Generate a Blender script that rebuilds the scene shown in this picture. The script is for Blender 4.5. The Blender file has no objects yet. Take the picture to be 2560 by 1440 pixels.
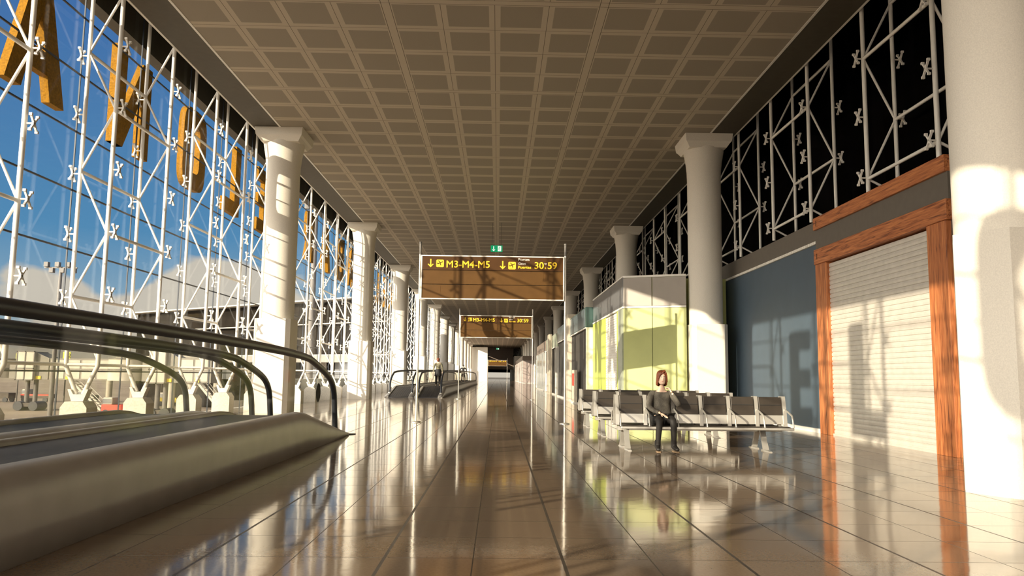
import bpy, bmesh, math, random
from mathutils import Vector, Matrix, Euler
random.seed(7)
C = bpy.context.scene.collection
PI = math.pi
def R(d): return math.radians(d)

# ------------------------------------------------------------------ materials
def nodes_of(m):
    m.use_nodes = True
    nt = m.node_tree
    return nt, nt.nodes.get('Principled BSDF')
def rgb(c): return (c[0], c[1], c[2], 1.0)
def mat(name, col, rough=.5, metal=0.0, var=.08, scale=6.0, bump=0.0, stretch=None, spec=.5, col2=None, detail=6):
    """plain procedural surface: colour broken up by noise, optional bump"""
    m = bpy.data.materials.new(name); nt, b = nodes_of(m)
    N, L = nt.nodes, nt.links
    tc = N.new('ShaderNodeTexCoord'); mp = N.new('ShaderNodeMapping')
    if stretch: mp.inputs['Scale'].default_value = stretch
    nz = N.new('ShaderNodeTexNoise'); nz.inputs['Scale'].default_value = scale; nz.inputs['Detail'].default_value = detail
    L.new(tc.outputs['Object'], mp.inputs['Vector']); L.new(mp.outputs[0], nz.inputs['Vector'])
    cr = N.new('ShaderNodeValToRGB')
    lo = tuple(max(0, c*(1-var*1.6)) for c in col); hi = tuple(min(1, c*(1+var)) for c in (col2 or col))
    cr.color_ramp.elements[0].color = rgb(lo); cr.color_ramp.elements[1].color = rgb(hi)
    cr.color_ramp.elements[0].position = .3; cr.color_ramp.elements[1].position = .7
    L.new(nz.outputs['Fac'], cr.inputs[0]); L.new(cr.outputs[0], b.inputs['Base Color'])
    b.inputs['Roughness'].default_value = rough; b.inputs['Metallic'].default_value = metal
    b.inputs['Specular IOR Level'].default_value = spec
    if bump:
        bp = N.new('ShaderNodeBump'); bp.inputs['Strength'].default_value = bump; bp.inputs['Distance'].default_value = .02
        L.new(nz.outputs['Fac'], bp.inputs['Height']); L.new(bp.outputs[0], b.inputs['Normal'])
    return m
def math_n(nt, op, a, b=None, c=None):
    n = nt.nodes.new('ShaderNodeMath'); n.operation = op
    for i, v in enumerate((a, b, c)):
        if v is None: continue
        if isinstance(v, (int, float)): n.inputs[i].default_value = v
        else: nt.links.new(v, n.inputs[i])
    return n.outputs[0]
def mixc(nt, f, a, b):
    n = nt.nodes.new('ShaderNodeMix'); n.data_type = 'RGBA'
    if isinstance(f, (int, float)): n.inputs[0].default_value = f
    else: nt.links.new(f, n.inputs[0])
    for k, v in ((6, a), (7, b)):
        if isinstance(v, tuple): n.inputs[k].default_value = rgb(v)
        else: nt.links.new(v, n.inputs[k])
    return n.outputs[2]
def line_mask(nt, x, period, offset, half):
    """1 on lines at offset + k*period (half width in metres)"""
    t = math_n(nt, 'DIVIDE', math_n(nt, 'SUBTRACT', x, offset), period)
    d = math_n(nt, 'ABSOLUTE', math_n(nt, 'SUBTRACT', t, math_n(nt, 'ROUND', t)))
    return math_n(nt, 'LESS_THAN', d, half/period)
def xyz(nt):
    tc = nt.nodes.new('ShaderNodeTexCoord'); s = nt.nodes.new('ShaderNodeSeparateXYZ')
    nt.links.new(tc.outputs['Object'], s.inputs[0]); return tc.outputs['Object'], s.outputs

def floor_material():
    m = bpy.data.materials.new('polished_granite_tiles'); nt, b = nodes_of(m); L = nt.links
    v, s = xyz(nt)
    nz = nt.nodes.new('ShaderNodeTexNoise'); nz.inputs['Scale'].default_value = 45; nz.inputs['Detail'].default_value = 5
    L.new(v, nz.inputs['Vector'])
    n2 = nt.nodes.new('ShaderNodeTexNoise'); n2.inputs['Scale'].default_value = .8; L.new(v, n2.inputs['Vector'])
    # each tile its own tone
    ix = math_n(nt, 'FLOOR', math_n(nt, 'DIVIDE', math_n(nt, 'SUBTRACT', s[0], .03), .627))
    iy = math_n(nt, 'FLOOR', math_n(nt, 'DIVIDE', math_n(nt, 'SUBTRACT', s[1], 5.72), .72))
    cb = nt.nodes.new('ShaderNodeCombineXYZ'); L.new(ix, cb.inputs[0]); L.new(iy, cb.inputs[1])
    wn = nt.nodes.new('ShaderNodeTexWhiteNoise'); L.new(cb.outputs[0], wn.inputs['Vector'])
    base = mixc(nt, nz.outputs['Fac'], (.17, .118, .076), (.33, .24, .16))
    base = mixc(nt, math_n(nt, 'MULTIPLY', wn.outputs['Value'], .3), base, (.14, .105, .075))
    base = mixc(nt, math_n(nt, 'MULTIPLY', n2.outputs['Fac'], .25), base, (.25, .19, .135))
    jt = math_n(nt, 'MAXIMUM', line_mask(nt, s[0], .627, .03, .0045), line_mask(nt, s[1], .72, 5.72, .0045))
    jb = line_mask(nt, s[0], 1.254, .66, .012)
    jm = math_n(nt, 'MAXIMUM', jt, jb)
    col = mixc(nt, jm, base, (.05, .04, .032))
    L.new(col, b.inputs['Base Color'])
    L.new(math_n(nt, 'ADD', .075, math_n(nt, 'MULTIPLY', jm, .3)), b.inputs['Roughness'])
    b.inputs['IOR'].default_value = 1.62
    wv = nt.nodes.new('ShaderNodeTexNoise'); wv.inputs['Scale'].default_value = 5; L.new(v, wv.inputs['Vector'])
    bp = nt.nodes.new('ShaderNodeBump'); bp.inputs['Strength'].default_value = .012; bp.inputs['Distance'].default_value = .05
    h = math_n(nt, 'SUBTRACT', wv.outputs['Fac'], math_n(nt, 'MULTIPLY', jm, .6))
    L.new(h, bp.inputs['Height']); L.new(bp.outputs[0], b.inputs['Normal'])
    return m
def ceiling_material():
    m = bpy.data.materials.new('perforated_ceiling_tiles'); nt, b = nodes_of(m); L = nt.links
    v, s = xyz(nt)
    fx = math_n(nt, 'DIVIDE', s[0], 1.2); fy = math_n(nt, 'DIVIDE', math_n(nt, 'SUBTRACT', s[1], 21.716), 1.353)
    def frac_d(t):   # distance from tile centre, 0 .. .5
        return math_n(nt, 'ABSOLUTE', math_n(nt, 'SUBTRACT', math_n(nt, 'FRACT', t), .5))
    inx = math_n(nt, 'LESS_THAN', frac_d(fx), .392); iny = math_n(nt, 'LESS_THAN', frac_d(fy), .388)
    pan = math_n(nt, 'MULTIPLY', inx, iny)
    vor = nt.nodes.new('ShaderNodeTexNoise'); vor.inputs['Scale'].default_value = 60; L.new(v, vor.inputs['Vector'])
    frame = mixc(nt, vor.outputs['Fac'], (.47, .41, .325), (.53, .465, .37))
    panel = mixc(nt, vor.outputs['Fac'], (.275, .24, .19), (.33, .287, .228))
    col = mixc(nt, pan, frame, panel)
    thin = math_n(nt, 'MAXIMUM', line_mask(nt, s[0], 1.2, 0, .006), line_mask(nt, s[1], 1.353, 21.716, .006))
    gx = math_n(nt, 'MAXIMUM', line_mask(nt, s[0], 4.8, 2.4-.095, .007), line_mask(nt, s[0], 4.8, 2.4+.095, .007))
    gy = math_n(nt, 'MAXIMUM', line_mask(nt, s[1], 5.412, 21.716-.095, .007), line_mask(nt, s[1], 5.412, 21.716+.095, .007))
    nob = math_n(nt, 'MULTIPLY', math_n(nt, 'SUBTRACT', 1.0, line_mask(nt, s[0], 4.8, 2.4, .09)), math_n(nt, 'SUBTRACT', 1.0, line_mask(nt, s[1], 5.412, 21.716, .09)))
    ln = math_n(nt, 'MAXIMUM', math_n(nt, 'MULTIPLY', thin, nob), math_n(nt, 'MAXIMUM', gx, gy))
    col = mixc(nt, ln, col, (.12, .095, .07))
    L.new(col, b.inputs['Base Color']); b.inputs['Roughness'].default_value = .75
    return m
def glass_material(name, tint=(.93, .95, .96), refl=1.0):
    m = bpy.data.materials.new(name); m.use_nodes = True; nt = m.node_tree; N, L = nt.nodes, nt.links
    N.clear(); o = N.new('ShaderNodeOutputMaterial')
    tr = N.new('ShaderNodeBsdfTransparent'); tr.inputs[0].default_value = rgb(tint)
    gl = N.new('ShaderNodeBsdfGlossy'); gl.inputs['Roughness'].default_value = .03
    fr = N.new('ShaderNodeFresnel'); fr.inputs[0].default_value = 1.33
    f = math_n(nt, 'MULTIPLY', fr.outputs[0], refl)
    mx = N.new('ShaderNodeMixShader'); L.new(f, mx.inputs[0]); L.new(tr.outputs[0], mx.inputs[1]); L.new(gl.outputs[0], mx.inputs[2])
    L.new(mx.outputs[0], o.inputs[0]); return m
def wood_material(name, axis):
    m = bpy.data.materials.new(name); nt, b = nodes_of(m); L = nt.links
    tc = nt.nodes.new('ShaderNodeTexCoord'); mp = nt.nodes.new('ShaderNodeMapping')
    sc = [14, 14, 14]; sc[axis] = .9; mp.inputs['Scale'].default_value = sc
    L.new(tc.outputs['Object'], mp.inputs[0])
    nz = nt.nodes.new('ShaderNodeTexNoise'); nz.inputs['Scale'].default_value = 2.2; nz.inputs['Detail'].default_value = 9; nz.inputs['Distortion'].default_value = .6
    L.new(mp.outputs[0], nz.inputs['Vector'])
    cr = nt.nodes.new('ShaderNodeValToRGB'); e = cr.color_ramp.elements
    e[0].position = .3; e[0].color = (.12, .03, .01, 1); e[1].position = .72; e[1].color = (.62, .24, .085, 1)
    q = e.new(.45); q.color = (.40, .125, .04, 1)
    L.new(nz.outputs['Fac'], cr.inputs[0]); L.new(cr.outputs[0], b.inputs['Base Color']); b.inputs['Roughness'].default_value = .5
    bp = nt.nodes.new('ShaderNodeBump'); bp.inputs['Strength'].default_value = .25; bp.inputs['Distance'].default_value = .01
    L.new(nz.outputs['Fac'], bp.inputs['Height']); L.new(bp.outputs[0], b.inputs['Normal'])
    return m
def emit(name, col, s):
    m = bpy.data.materials.new(name); nt, b = nodes_of(m)
    b.inputs['Base Color'].default_value = rgb(col); b.inputs['Emission Color'].default_value = rgb(col); b.inputs['Emission Strength'].default_value = s
    return m

M = {}
M['floor'] = floor_material(); M['ceil'] = ceiling_material()
M['soffit'] = mat('dark_olive_soffit', (.062, .052, .034), .6)
M['stone'] = mat('pale_granite', (.76, .715, .635), .7, var=.06, scale=70, bump=.06, detail=4)
M['frame'] = mat('white_painted_steel', (.80, .775, .73), .4, var=.03)
M['plinth'] = mat('white_concrete', (.72, .69, .63), .8, var=.1, scale=30)
M['glass'] = glass_material('clear_facade_glass', (.95, .97, .98), .035)
M['bglass'] = glass_material('balustrade_glass', (.94, .935, .92), .03)
M['joint'] = mat('black_silicone_joint', (.02, .03, .05), .5)
M['gold'] = mat('weathered_gold_paint', (.27, .125, .004), .75, var=.22, scale=25, spec=.15)
M['dark'] = mat('dark_backing', (.012, .011, .010), .8)
M['rglass'] = glass_material('clerestory_glass', (.35, .36, .40), .05)
M['satin'] = mat('satin_grey_metal', (.44, .42, .39), .38, .3, var=.05, scale=3)
M['rubber'] = mat('black_rubber_handrail', (.030, .034, .044), .36, var=.1)
M['belt'] = mat('black_ribbed_belt', (.03, .03, .035), .5, var=.2, scale=20)
M['chrome'] = mat('brushed_steel', (.70, .66, .58), .28, .8, var=.05)
M['blue'] = mat('slate_blue_panel', (.066, .098, .135), .55, var=.04, scale=2)
M['fascia'] = mat('dark_grey_fascia', (.13, .112, .092), .6, var=.04)
M['white'] = mat('white_panel', (.80, .77, .71), .5, var=.03)
M['shutter'] = mat('cream_metal_shutter', (.64, .60, .54), .4, .15, var=.05)
M['woodH'] = wood_material('orange_wood_along', 1); M['woodV'] = wood_material('orange_wood_upright', 2)
M['lime'] = mat('lime_green_panel', (.44, .475, .165), .42, var=.04, scale=2)
M['limeb'] = mat('bright_lime_panel', (.52, .60, .12), .4, var=.04, scale=2)
M['greyp'] = mat('warm_grey_panel', (.36, .32, .28), .5, var=.04, scale=2)
M['gglass'] = mat('grey_glass_fascia', (.30, .31, .33), .12, .3, var=.06, scale=2)
M['teal'] = mat('dark_teal_panel', (.045, .095, .085), .3, var=.06)
M['tealg'] = mat('pale_teal_glass', (.25, .32, .35), .12, .3, var=.1, scale=2)
M['sage'] = mat('sage_panel', (.38, .42, .33), .4)
M['beige'] = mat('beige_pilaster', (.60, .53, .42), .6)
M['mauve'] = mat('mauve_panel', (.44, .37, .35), .35, var=.06, scale=1.5)
M['brown'] = mat('brown_fascia', (.27, .21, .17), .5)
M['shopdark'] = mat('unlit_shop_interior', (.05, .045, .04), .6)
M['red'] = mat('red_poster', (.62, .07, .04), .5)
M['signb'] = mat('dark_brown_sign', (.070, .030, .008), .5, var=.05, scale=3, spec=.2)
M['signc'] = mat('bronze_sign_panel', (.100, .048, .012), .5, var=.08, scale=3, spec=.2)
M['yel'] = mat('yellow_lettering', (.90, .60, .03), .5, var=.02)
M['wht'] = mat('white_lettering', (.80, .78, .72), .5, var=.02)
M['green'] = emit('green_exit_face', (.0, .30, .12), .6)
M['exw'] = emit('white_exit_pictogram', (.85, .92, .86), .7)
M['pad'] = mat('dark_brown_seat_pad', (.034, .026, .019), .45, var=.1)
M['alu'] = mat('pale_aluminium', (.50, .48, .44), .3, .5, var=.03)
M['skin'] = mat('skin', (.80, .56, .42), .5, var=.05)
M['hair'] = mat('auburn_hair', (.19, .052, .020), .45, var=.3, scale=30, stretch=(6, 6, .6))
M['knit'] = mat('grey_knit', (.115, .103, .085), .9, var=.2, scale=60)
M['black'] = mat('black_cloth', (.018, .017, .017), .75, var=.2)
M['tights'] = mat('black_tights', (.011, .009, .008), .7)
M['boot'] = mat('black_boot', (.02, .018, .016), .45)
M['sole'] = mat('tan_sole', (.25, .17, .10), .7)
M['olive'] = mat('olive_knit', (.20, .185, .12), .9, var=.15, scale=40)
M['lip'] = mat('lips', (.55, .20, .16), .5); M['eye'] = mat('dark_eyes', (.05, .035, .03), .3); M['eyew'] = mat('eye_whites', (.75, .72, .68), .4)
M['apron'] = mat('concrete_apron', (.40, .325, .245), .9, var=.12, scale=.06)
M['pier'] = mat('dark_pier_cladding', (.014, .011, .008), .9, var=.2, scale=.8, spec=.1)
M['pierlight'] = mat('pale_pier_trim', (.40, .36, .30), .7)
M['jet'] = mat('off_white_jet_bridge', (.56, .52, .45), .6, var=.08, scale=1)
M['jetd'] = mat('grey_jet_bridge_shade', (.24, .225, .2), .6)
M['mast'] = mat('galvanised_mast', (.16, .15, .14), .6)
M['ysign'] = mat('yellow_gate_sign', (.80, .78, .06), .5, var=.02)
M['hazard'] = mat('hazard_yellow', (.75, .58, .05), .6)
M['cart'] = mat('dark_cart_body', (.10, .085, .07), .7)

# ------------------------------------------------------------------ mesh building
class MB:
    def __init__(s): s.v = []; s.f = []; s.sm = []
    def add(s, vs, fs, smooth=False):
        n = len(s.v); s.v += [tuple(v) for v in vs]; s.f += [tuple(i+n for i in f) for f in fs]; s.sm += [smooth]*len(fs); return s
    def box(s, x0, x1, y0, y1, z0, z1):
        vs = [(x, y, z) for x in (x0, x1) for y in (y0, y1) for z in (z0, z1)]
        return s.add(vs, [(0, 1, 3, 2), (4, 6, 7, 5), (0, 4, 5, 1), (2, 3, 7, 6), (0, 2, 6, 4), (1, 5, 7, 3)])
    def bar(s, p0, p1, w, h, up=(0, 0, 1)):
        p0, p1 = Vector(p0), Vector(p1); d = (p1-p0).normalized(); u = Vector(up)
        sx = d.cross(u)
        if sx.length < 1e-4: sx = d.cross(Vector((0, 1, 0)))
        sx.normalize(); u = sx.cross(d)
        vs = [p+sx*a*w/2+u*b*h/2 for p in (p0, p1) for a, b in ((-1, -1), (1, -1), (1, 1), (-1, 1))]
        return s.add(vs, [(3, 2, 1, 0), (4, 5, 6, 7), (0, 1, 5, 4), (1, 2, 6, 5), (2, 3, 7, 6), (3, 0, 4, 7)])
    def tube(s, pts, r, seg=10, rz=None, cap=True):
        pts = [Vector(p) for p in pts]; n = len(pts); vs = []; fs = []
        rs = r if isinstance(r, (list, tuple)) else [r]*n
        prev = None
        for i, p in enumerate(pts):
            d = (pts[min(i+1, n-1)]-pts[max(i-1, 0)]).normalized()
            a = prev if prev is not None else (Vector((1, 0, 0)) if abs(d.x) < .9 else Vector((0, 1, 0)))
            a = (a-d*a.dot(d)).normalized(); prev = a; b = d.cross(a)
            for k in range(seg):
                t = 2*PI*k/seg; vs.append(p+a*math.cos(t)*rs[i]+b*math.sin(t)*(rz or rs[i]))
        for i in range(n-1):
            for k in range(seg):
                k2 = (k+1) % seg; fs.append((i*seg+k, i*seg+k2, (i+1)*seg+k2, (i+1)*seg+k))
        s.add(vs, fs, True)
        if cap:
            s.add([vs[k] for k in range(seg)], [tuple(reversed(range(seg)))]); s.add(vs[-seg:], [tuple(range(seg))])
        return s
    def lathe(s, prof, cx=0, cy=0, seg=16, smooth=False, ph=0.0):
        vs = []; fs = []; n = len(prof)
        for r, z in prof:
            for k in range(seg):
                t = 2*PI*(k+ph)/seg; vs.append((cx+r*math.cos(t), cy+r*math.sin(t), z))
        for i in range(n-1):
            for k in range(seg):
                k2 = (k+1) % seg; fs.append((i*seg+k, i*seg+k2, (i+1)*seg+k2, (i+1)*seg+k))
        s.add(vs, fs, smooth)
        s.add(vs[:seg], [tuple(reversed(range(seg)))]); s.add(vs[-seg:], [tuple(range(seg))]); return s
    def prism(s, poly, axis, a, b):
        """poly in the two other axes (order x<y<z), extruded along axis from a to b"""
        def P(u, v, w): return {0: (w, u, v), 1: (u, w, v), 2: (u, v, w)}[axis]
        n = len(poly); vs = [P(u, v, a) for u, v in poly]+[P(u, v, b) for u, v in poly]
        fs = [tuple(reversed(range(n))), tuple(range(n, 2*n))]+[(k, (k+1) % n, n+(k+1) % n, n+k) for k in range(n)]
        return s.add(vs, fs)
    def loft(s, rings, smooth=True, cap=True):
        n = len(rings[0]); vs = [p for r in rings for p in r]; fs = []
        for i in range(len(rings)-1):
            for k in range(n):
                k2 = (k+1) % n; fs.append((i*n+k, i*n+k2, (i+1)*n+k2, (i+1)*n+k))
        s.add(vs, fs, smooth)
        if cap:
            s.add(rings[0], [tuple(reversed(range(n)))]); s.add(rings[-1], [tuple(range(n))])
        return s
    def ball(s, c, r, su=12, sv=8):
        c = Vector(c); rr = r if isinstance(r, (tuple, list)) else (r, r, r); rings = []
        for i in range(sv+1):
            t = -PI/2+PI*i/sv; t = max(-PI/2+.02, min(PI/2-.02, t))
            rings.append([c+Vector((rr[0]*math.cos(t)*math.cos(2*PI*k/su), rr[1]*math.cos(t)*math.sin(2*PI*k/su), rr[2]*math.sin(t))) for k in range(su)])
        return s.loft(rings)
    def move(s, m, a=0):
        for i in range(a, len(s.v)): s.v[i] = tuple(m @ Vector(s.v[i]))
        return s
    def mesh(s, name, m):
        me = bpy.data.meshes.new(name); me.from_pydata(s.v, [], s.f); me.validate()
        bm = bmesh.new(); bm.from_mesh(me); bmesh.ops.recalc_face_normals(bm, faces=bm.faces); bm.to_mesh(me); bm.free()
        if len(me.polygons) == len(s.sm):
            for p, q in zip(me.polygons, s.sm): p.use_smooth = q
        if m: me.materials.append(m)
        return me
    def build(s, name, m, parent=None, loc=None):
        o = bpy.data.objects.new(name, s.mesh(name, m)); C.objects.link(o)
        if parent: o.parent = parent
        if loc: o.location = loc
        return o
def bevel(o, w=.01, seg=2):
    b = o.modifiers.new('bevel', 'BEVEL'); b.width = w; b.segments = seg; b.limit_method = 'ANGLE'; b.angle_limit = R(40); return o
def tag(o, label=None, cat=None, group=None, kind=None):
    if label: o['label'] = label
    if cat: o['category'] = cat
    if group: o['group'] = group
    if kind: o['kind'] = kind
    return o
def empty(name, loc=(0, 0, 0), rz=0):
    o = bpy.data.objects.new(name, None); o.empty_display_size = .1; C.objects.link(o); o.location = loc; o.rotation_euler = (0, 0, rz); return o
def kids(o): return list(o.children)
def copy_tree(o, parent=None):
    c = o.copy(); C.objects.link(c)
    if parent: c.parent = parent; c.matrix_parent_inverse = o.matrix_parent_inverse.copy()
    for ch in kids(o): copy_tree(ch, c)
    return c
def struct(o, label=None):
    o['kind'] = 'structure'
    if label: o['label'] = label
    return o
ORD = ['nearest', 'second', 'third', 'fourth', 'fifth', 'sixth', 'seventh', 'eighth', 'ninth', 'tenth', 'eleventh', 'twelfth', 'thirteenth', 'fourteenth', 'fifteenth', 'sixteenth', 'seventeenth', 'eighteenth', 'nineteenth', 'twentieth', 'twenty-first', 'twenty-second', 'twenty-third', 'twenty-fourth', 'twenty-fifth', 'twenty-sixth', 'twenty-seventh', 'twenty-eighth', 'twenty-ninth', 'thirtieth']
YB, YE = -14.0, 300.0      # back of the hall, far end
ZC = 9.35                   # ceiling height

# ------------------------------------------------------------------ room shell
struct(MB().box(-9.35, 9.6, YB, YE, -.3, 0).build('floor', M['floor']), 'polished brown stone tile floor of the concourse')
struct(MB().box(-7.1, 7.1, YB, YE, ZC, ZC+.1).build('ceiling', M['ceil']), 'flat ceiling of square perforated brown tiles')
struct(MB().box(-8.0, -7.1, YB, YE, ZC+.002, ZC+.1).build('trim_1', M['soffit']), 'dark soffit strip along the left edge of the ceiling')
struct(MB().box(7.1, 7.95, YB, YE, ZC+.002, ZC+.1).build('trim_2', M['soffit']), 'dark soffit strip along the right edge of the ceiling')
struct(MB().box(-7.13, -7.07, YB, YE, ZC-.012, ZC+.0015).build('trim_3', M['frame']), 'thin pale edge bead of the ceiling tiles, left')
struct(MB().box(7.07, 7.13, YB, YE, ZC-.012, ZC+.0015).build('trim_4', M['frame']), 'thin pale edge bead of the ceiling tiles, right')
struct(MB().box(-9.6, 11.1, YB, YE, 10.9, 11.2).build('roof', M['soffit']))
struct(MB().box(-9.55, -9.22, YB, YE, 9.72, 10.9).build('wall_left', M['soffit']), 'dark spandrel band above the left glass wall')
struct(MB().box(-8.06, -8.0, YB, YE, ZC, ZC+.09).build('trim_5', M['frame']), 'pale rail along the soffit edge, left')
struct(MB().box(7.95, 8.01, YB, YE, ZC, ZC+.09).build('trim_6', M['frame']), 'pale rail along the soffit edge, right')
# left glazing and its joints
w1 = struct(MB().box(-8.915, -8.9, YB, YE, .0, 10.9).build('window_1', M['glass']), 'tall glass wall on the left')
PAIRS = [10.66-5.82*4+5.82*k for k in range(0, 27)]       # first truss of each linked pair on the left
TL = [y for p in PAIRS for y in (p, p+2.72)]
jb = MB()
for z in (1.27, 2.55, 3.83, 5.09, 6.36, 7.62, 8.9): jb.box(-8.922, -8.894, YB, 205, z-.017, z+.017)
for y in TL: jb.box(-8.922, -8.894, y-.012, y+.012, 0, 10.9)
struct(jb.build('joint', M['joint'], w1), 'black silicone joints of the glass wall')
# right clerestory
w2 = struct(MB().box(8.95, 8.965, YB, YE, 3.0, 10.9).build('window_2', M['rglass']), 'black clerestory glass above the shops on the right')
struct(MB().box(11.0, 11.1, YB, YE, 0, 11.2).build('wall_right', M['dark']), 'dark wall behind the right clerestory')
dk = MB()
for k in range(60): dk.box(10.6, 10.75, -10+3.4*k, -9.4+3.4*k, 3, 10.9)
struct(dk.build('trim_7', mat('dim_brown_posts', (.05, .035, .028), .7)))
struct(MB().box(8.07, 11, YB, 13.4, 0, 5.2).build('trim_8', M['fascia']), 'plain shop wall behind the near right column')
struct(MB().box(8.97, 11, 13.4, YE, 0, 3.1).build('trim_9', M['dark']))

# ------------------------------------------------------------------ columns
def column_parts(hexa=False):
    W, c = .585, .13
    root = empty('column')
    MB().lathe([(.65, 0), (.65, 3.04)], seg=6).build('base_block', M['stone'], root) if hexa else MB().prism([(-W, -W+c), (-W+c, -W), (W-c, -W), (W, -W+c), (W, W-c), (W-c, W), (-W+c, W), (-W, W-c)], 2, 0, 3.04).build('base_block', M['stone'], root)
    sh = [(.555, 3.04), (.555, 7.9), (.565, 8.2), (.595, 8.5), (.64, 8.75), (.665, 8.9), (.665, 8.98)]
    MB().lathe(sh, seg=24, smooth=True).build('shaft', M['stone'], root)
    def sq(h, z): return [(-h, -h, z), (h, -h, z), (h, h, z), (-h, h, z)]
    MB().loft([sq(.62, 8.92), sq(.70, 9.04), sq(.755, 9.10), sq(.79, ZC-.003)], smooth=False).build('capital', M['stone'], root)
    return root
col0 = column_parts(); SP = 16.15
LX, RX = -7.15, 7.06
first = True
def put_col(x, y, label, group):
    global first
    c = col0 if first else copy_tree(col0); first = False
    c.location = (x, y, 0); tag(c, label, 'column', group); return c
GL = 'round white columns of the left row'; GR = 'round white columns of the right row'
put_col(LX, 9.1, 'round white column of the left row beside the camera, outside the picture', GL)
for k in range(12):
    put_col(LX, 26.02+SP*k, ('round white column of the left row nearest the camera, behind the walkway handrail' if k == 0 else f'{ORD[k]} round white column from the camera in the left row'), GL)
colH = column_parts(True); colH.location = (6.31, 9.27, 0); tag(colH, 'huge white column at the right edge of the picture, beside the wood framed shutter', 'column', GR)
for k in range(16):
    put_col(RX, 25.9+SP*k, ('round white column between the lime kiosk and the slate blue wall' if k == 0 else f'{ORD[k]} round white column beyond the slate blue wall, right row, rising over the shops'), GR)

# ------------------------------------------------------------------ glazing frames (pairs of trusses tied together)
XI, XO = 8.1, 8.75
def spider(side, outward):
    b = MB(); s = -1 if (side < 0) == outward else 1
    b.tube([(0, 0, 0), (.12*s, 0, 0)], .018, 8)
    x0, x1 = sorted((.12*s, .15*s))
    for a in (1, -1):
        for c in (1, -1):
            b.bar(((x0+x1)/2, 0, 0), ((x0+x1)/2, .10*a, .135*c), .028, .036, (1, 0, 0))
            b.box(x0-.012, x1+.012, .10*a-.02, .10*a+.02, .135*c-.022, .135*c+.022)
    b.box(x0, x1, -.035, .035, -.06, .06)
    return b.mesh('spider_bracket', M['frame'])
def frame_parts(side, zb=1.41):
    root = empty('window_truss'); S = side
    ni = [9.47, 6.86, 4.17, 1.5] if side < 0 else [8.29, 5.6]
    no = [10.6, 8.12, 5.5, 2.83] if side < 0 else [9.58, 6.93, zb]
    mo, mi = spider(side, True), spider(side, False)
    for y in (0, 2.72):
        MB().tube([(S*XI, y, zb), (S*XI, y, 9.55)], .046, 10).build('inner_post', M['frame'], root)
        MB().tube([(S*XO, y, zb), (S*XO, y, 10.85)], .043, 10).build('outer_post', M['frame'], root)
        nodes = sorted([(z, S*XI) for z in ni]+[(z, S*XO) for z in no if z < 10.2 or side > 0], reverse=True)
        for (za, xa), (zc, xc) in zip(nodes, nodes[1:]):
            MB().tube([(xa, y, za), (xc, y, zc)], .027, 8).build('brace', M['frame'], root)
        for z in ((8.05, 6.74, 5.44, 4.14, 2.8) if side < 0 else (8.29, 6.95)):
            o = bpy.data.objects.new('spider_bracket', mo); C.objects.link(o); o.parent = root; o.location = (S*(XO+.03), y, z)
        for z in ((8.28, 6.9, 5.54, 4.2, 2.87) if side < 0 else (8.29, 6.97, 5.62)):
            o = bpy.data.objects.new('spider_bracket', mi); C.objects.link(o); o.parent = root; o.location = (S*(XI-.03), y, z)
        if side < 0:
            xm = S*(XI+XO)/2
            MB().tube([(S*XI, y, 1.43), (S*XI, y, 1.38), (xm-S*.07, y, .80)], .046, 10).build('splayed_leg', M['frame'], root)
            MB().tube([(S*XO, y, 1.43), (S*XO, y, 1.38), (xm+S*.07, y, .80)], .046, 10).build('splayed_leg', M['frame'], root)
            MB().tube([(S*XI, y, 1.41), (S*XO, y, 1.41)], .03, 8).build('cross_bar', M['frame'], root)
            MB().prism([(xm-.12, .66), (xm+.12, .66), (xm+.21, .90), (xm+.15, .90), (xm+.09, .80), (xm-.09, .80), (xm-.15, .90), (xm-.21, .90)], 1, y-.09, y+.09).build('gusset', M['frame'], root)
    for z in [q for q in no if 2.5 < q < 9.7]: MB().tube([(S*XO, 0, z), (S*XO, 2.72, z)], .037, 8).build('tie_bar', M['frame'], root)
    for z in [q for q in ni if 2.5 < q < 9]: MB().tube([(S*XI, 0, z), (S*XI, 2.72, z)], .037, 8).build('tie_bar', M['frame'], root)
    return root
def prune(root, far):
    if far:
        for ch in kids(root):
            if ch.name.startswith(('spider', 'gusset', 'cross')): bpy.data.objects.remove(ch)
    return root
fl = frame_parts(-1); lab_l = 0
flat_l = None
for i, p in enumerate(PAIRS):
    if i == 0: o = fl
    elif p < 62: o = copy_tree(fl)
    else:
        if flat_l is None: flat_l = prune(copy_tree(fl), True); o = flat_l
        else: o = copy_tree(flat_l)
    o.location = (0, p, 0)
    if p < 8: lb = 'white tubular glazing frame beside the camera, outside the picture at left'
    else:
        lb = ('white tubular glazing frame at the left edge of the picture, against the glass wall' if p < 12 else f'{ORD[lab_l]} white tubular glazing frame from the camera along the left glass wall'); lab_l += 1
    tag(o, lb, 'truss', 'white glazing frames of the left glass wall')
fr = frame_parts(1, 5.26); n = 0; flat_r = None; fr2 = None
for i in range(26):
    p = 13.70-5.82+5.82*i
    if i == 0: o = fr
    elif p < 26: o = copy_tree(fr)
    elif fr2 is None: fr2 = frame_parts(1, 4.76); o = fr2
    elif p < 60: o = copy_tree(fr2)
    else:
        if flat_r is None: flat_r = prune(copy_tree(fr2), True); o = flat_r
        else: o = copy_tree(flat_r)
    o.location = (0, p, 0)
    lb = 'white tubular frame behind the huge right column, outside the picture' if i == 0 else ('white tubular clerestory frame above the wood framed shutter' if i == 1 else f'{ORD[n]} white tubular clerestory frame from the camera above the right shops')
    n += i > 0
    tag(o, lb, 'truss', 'white clerestory frames above the right shops')
tag(MB().tube([(-8.835, YB+1, 1.41), (-8.835, 204, 1.41)], .035, 8).build('glazing_rail', M['frame']), 'long white horizontal rail linking the glazing frames at waist height', 'rail')
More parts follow.
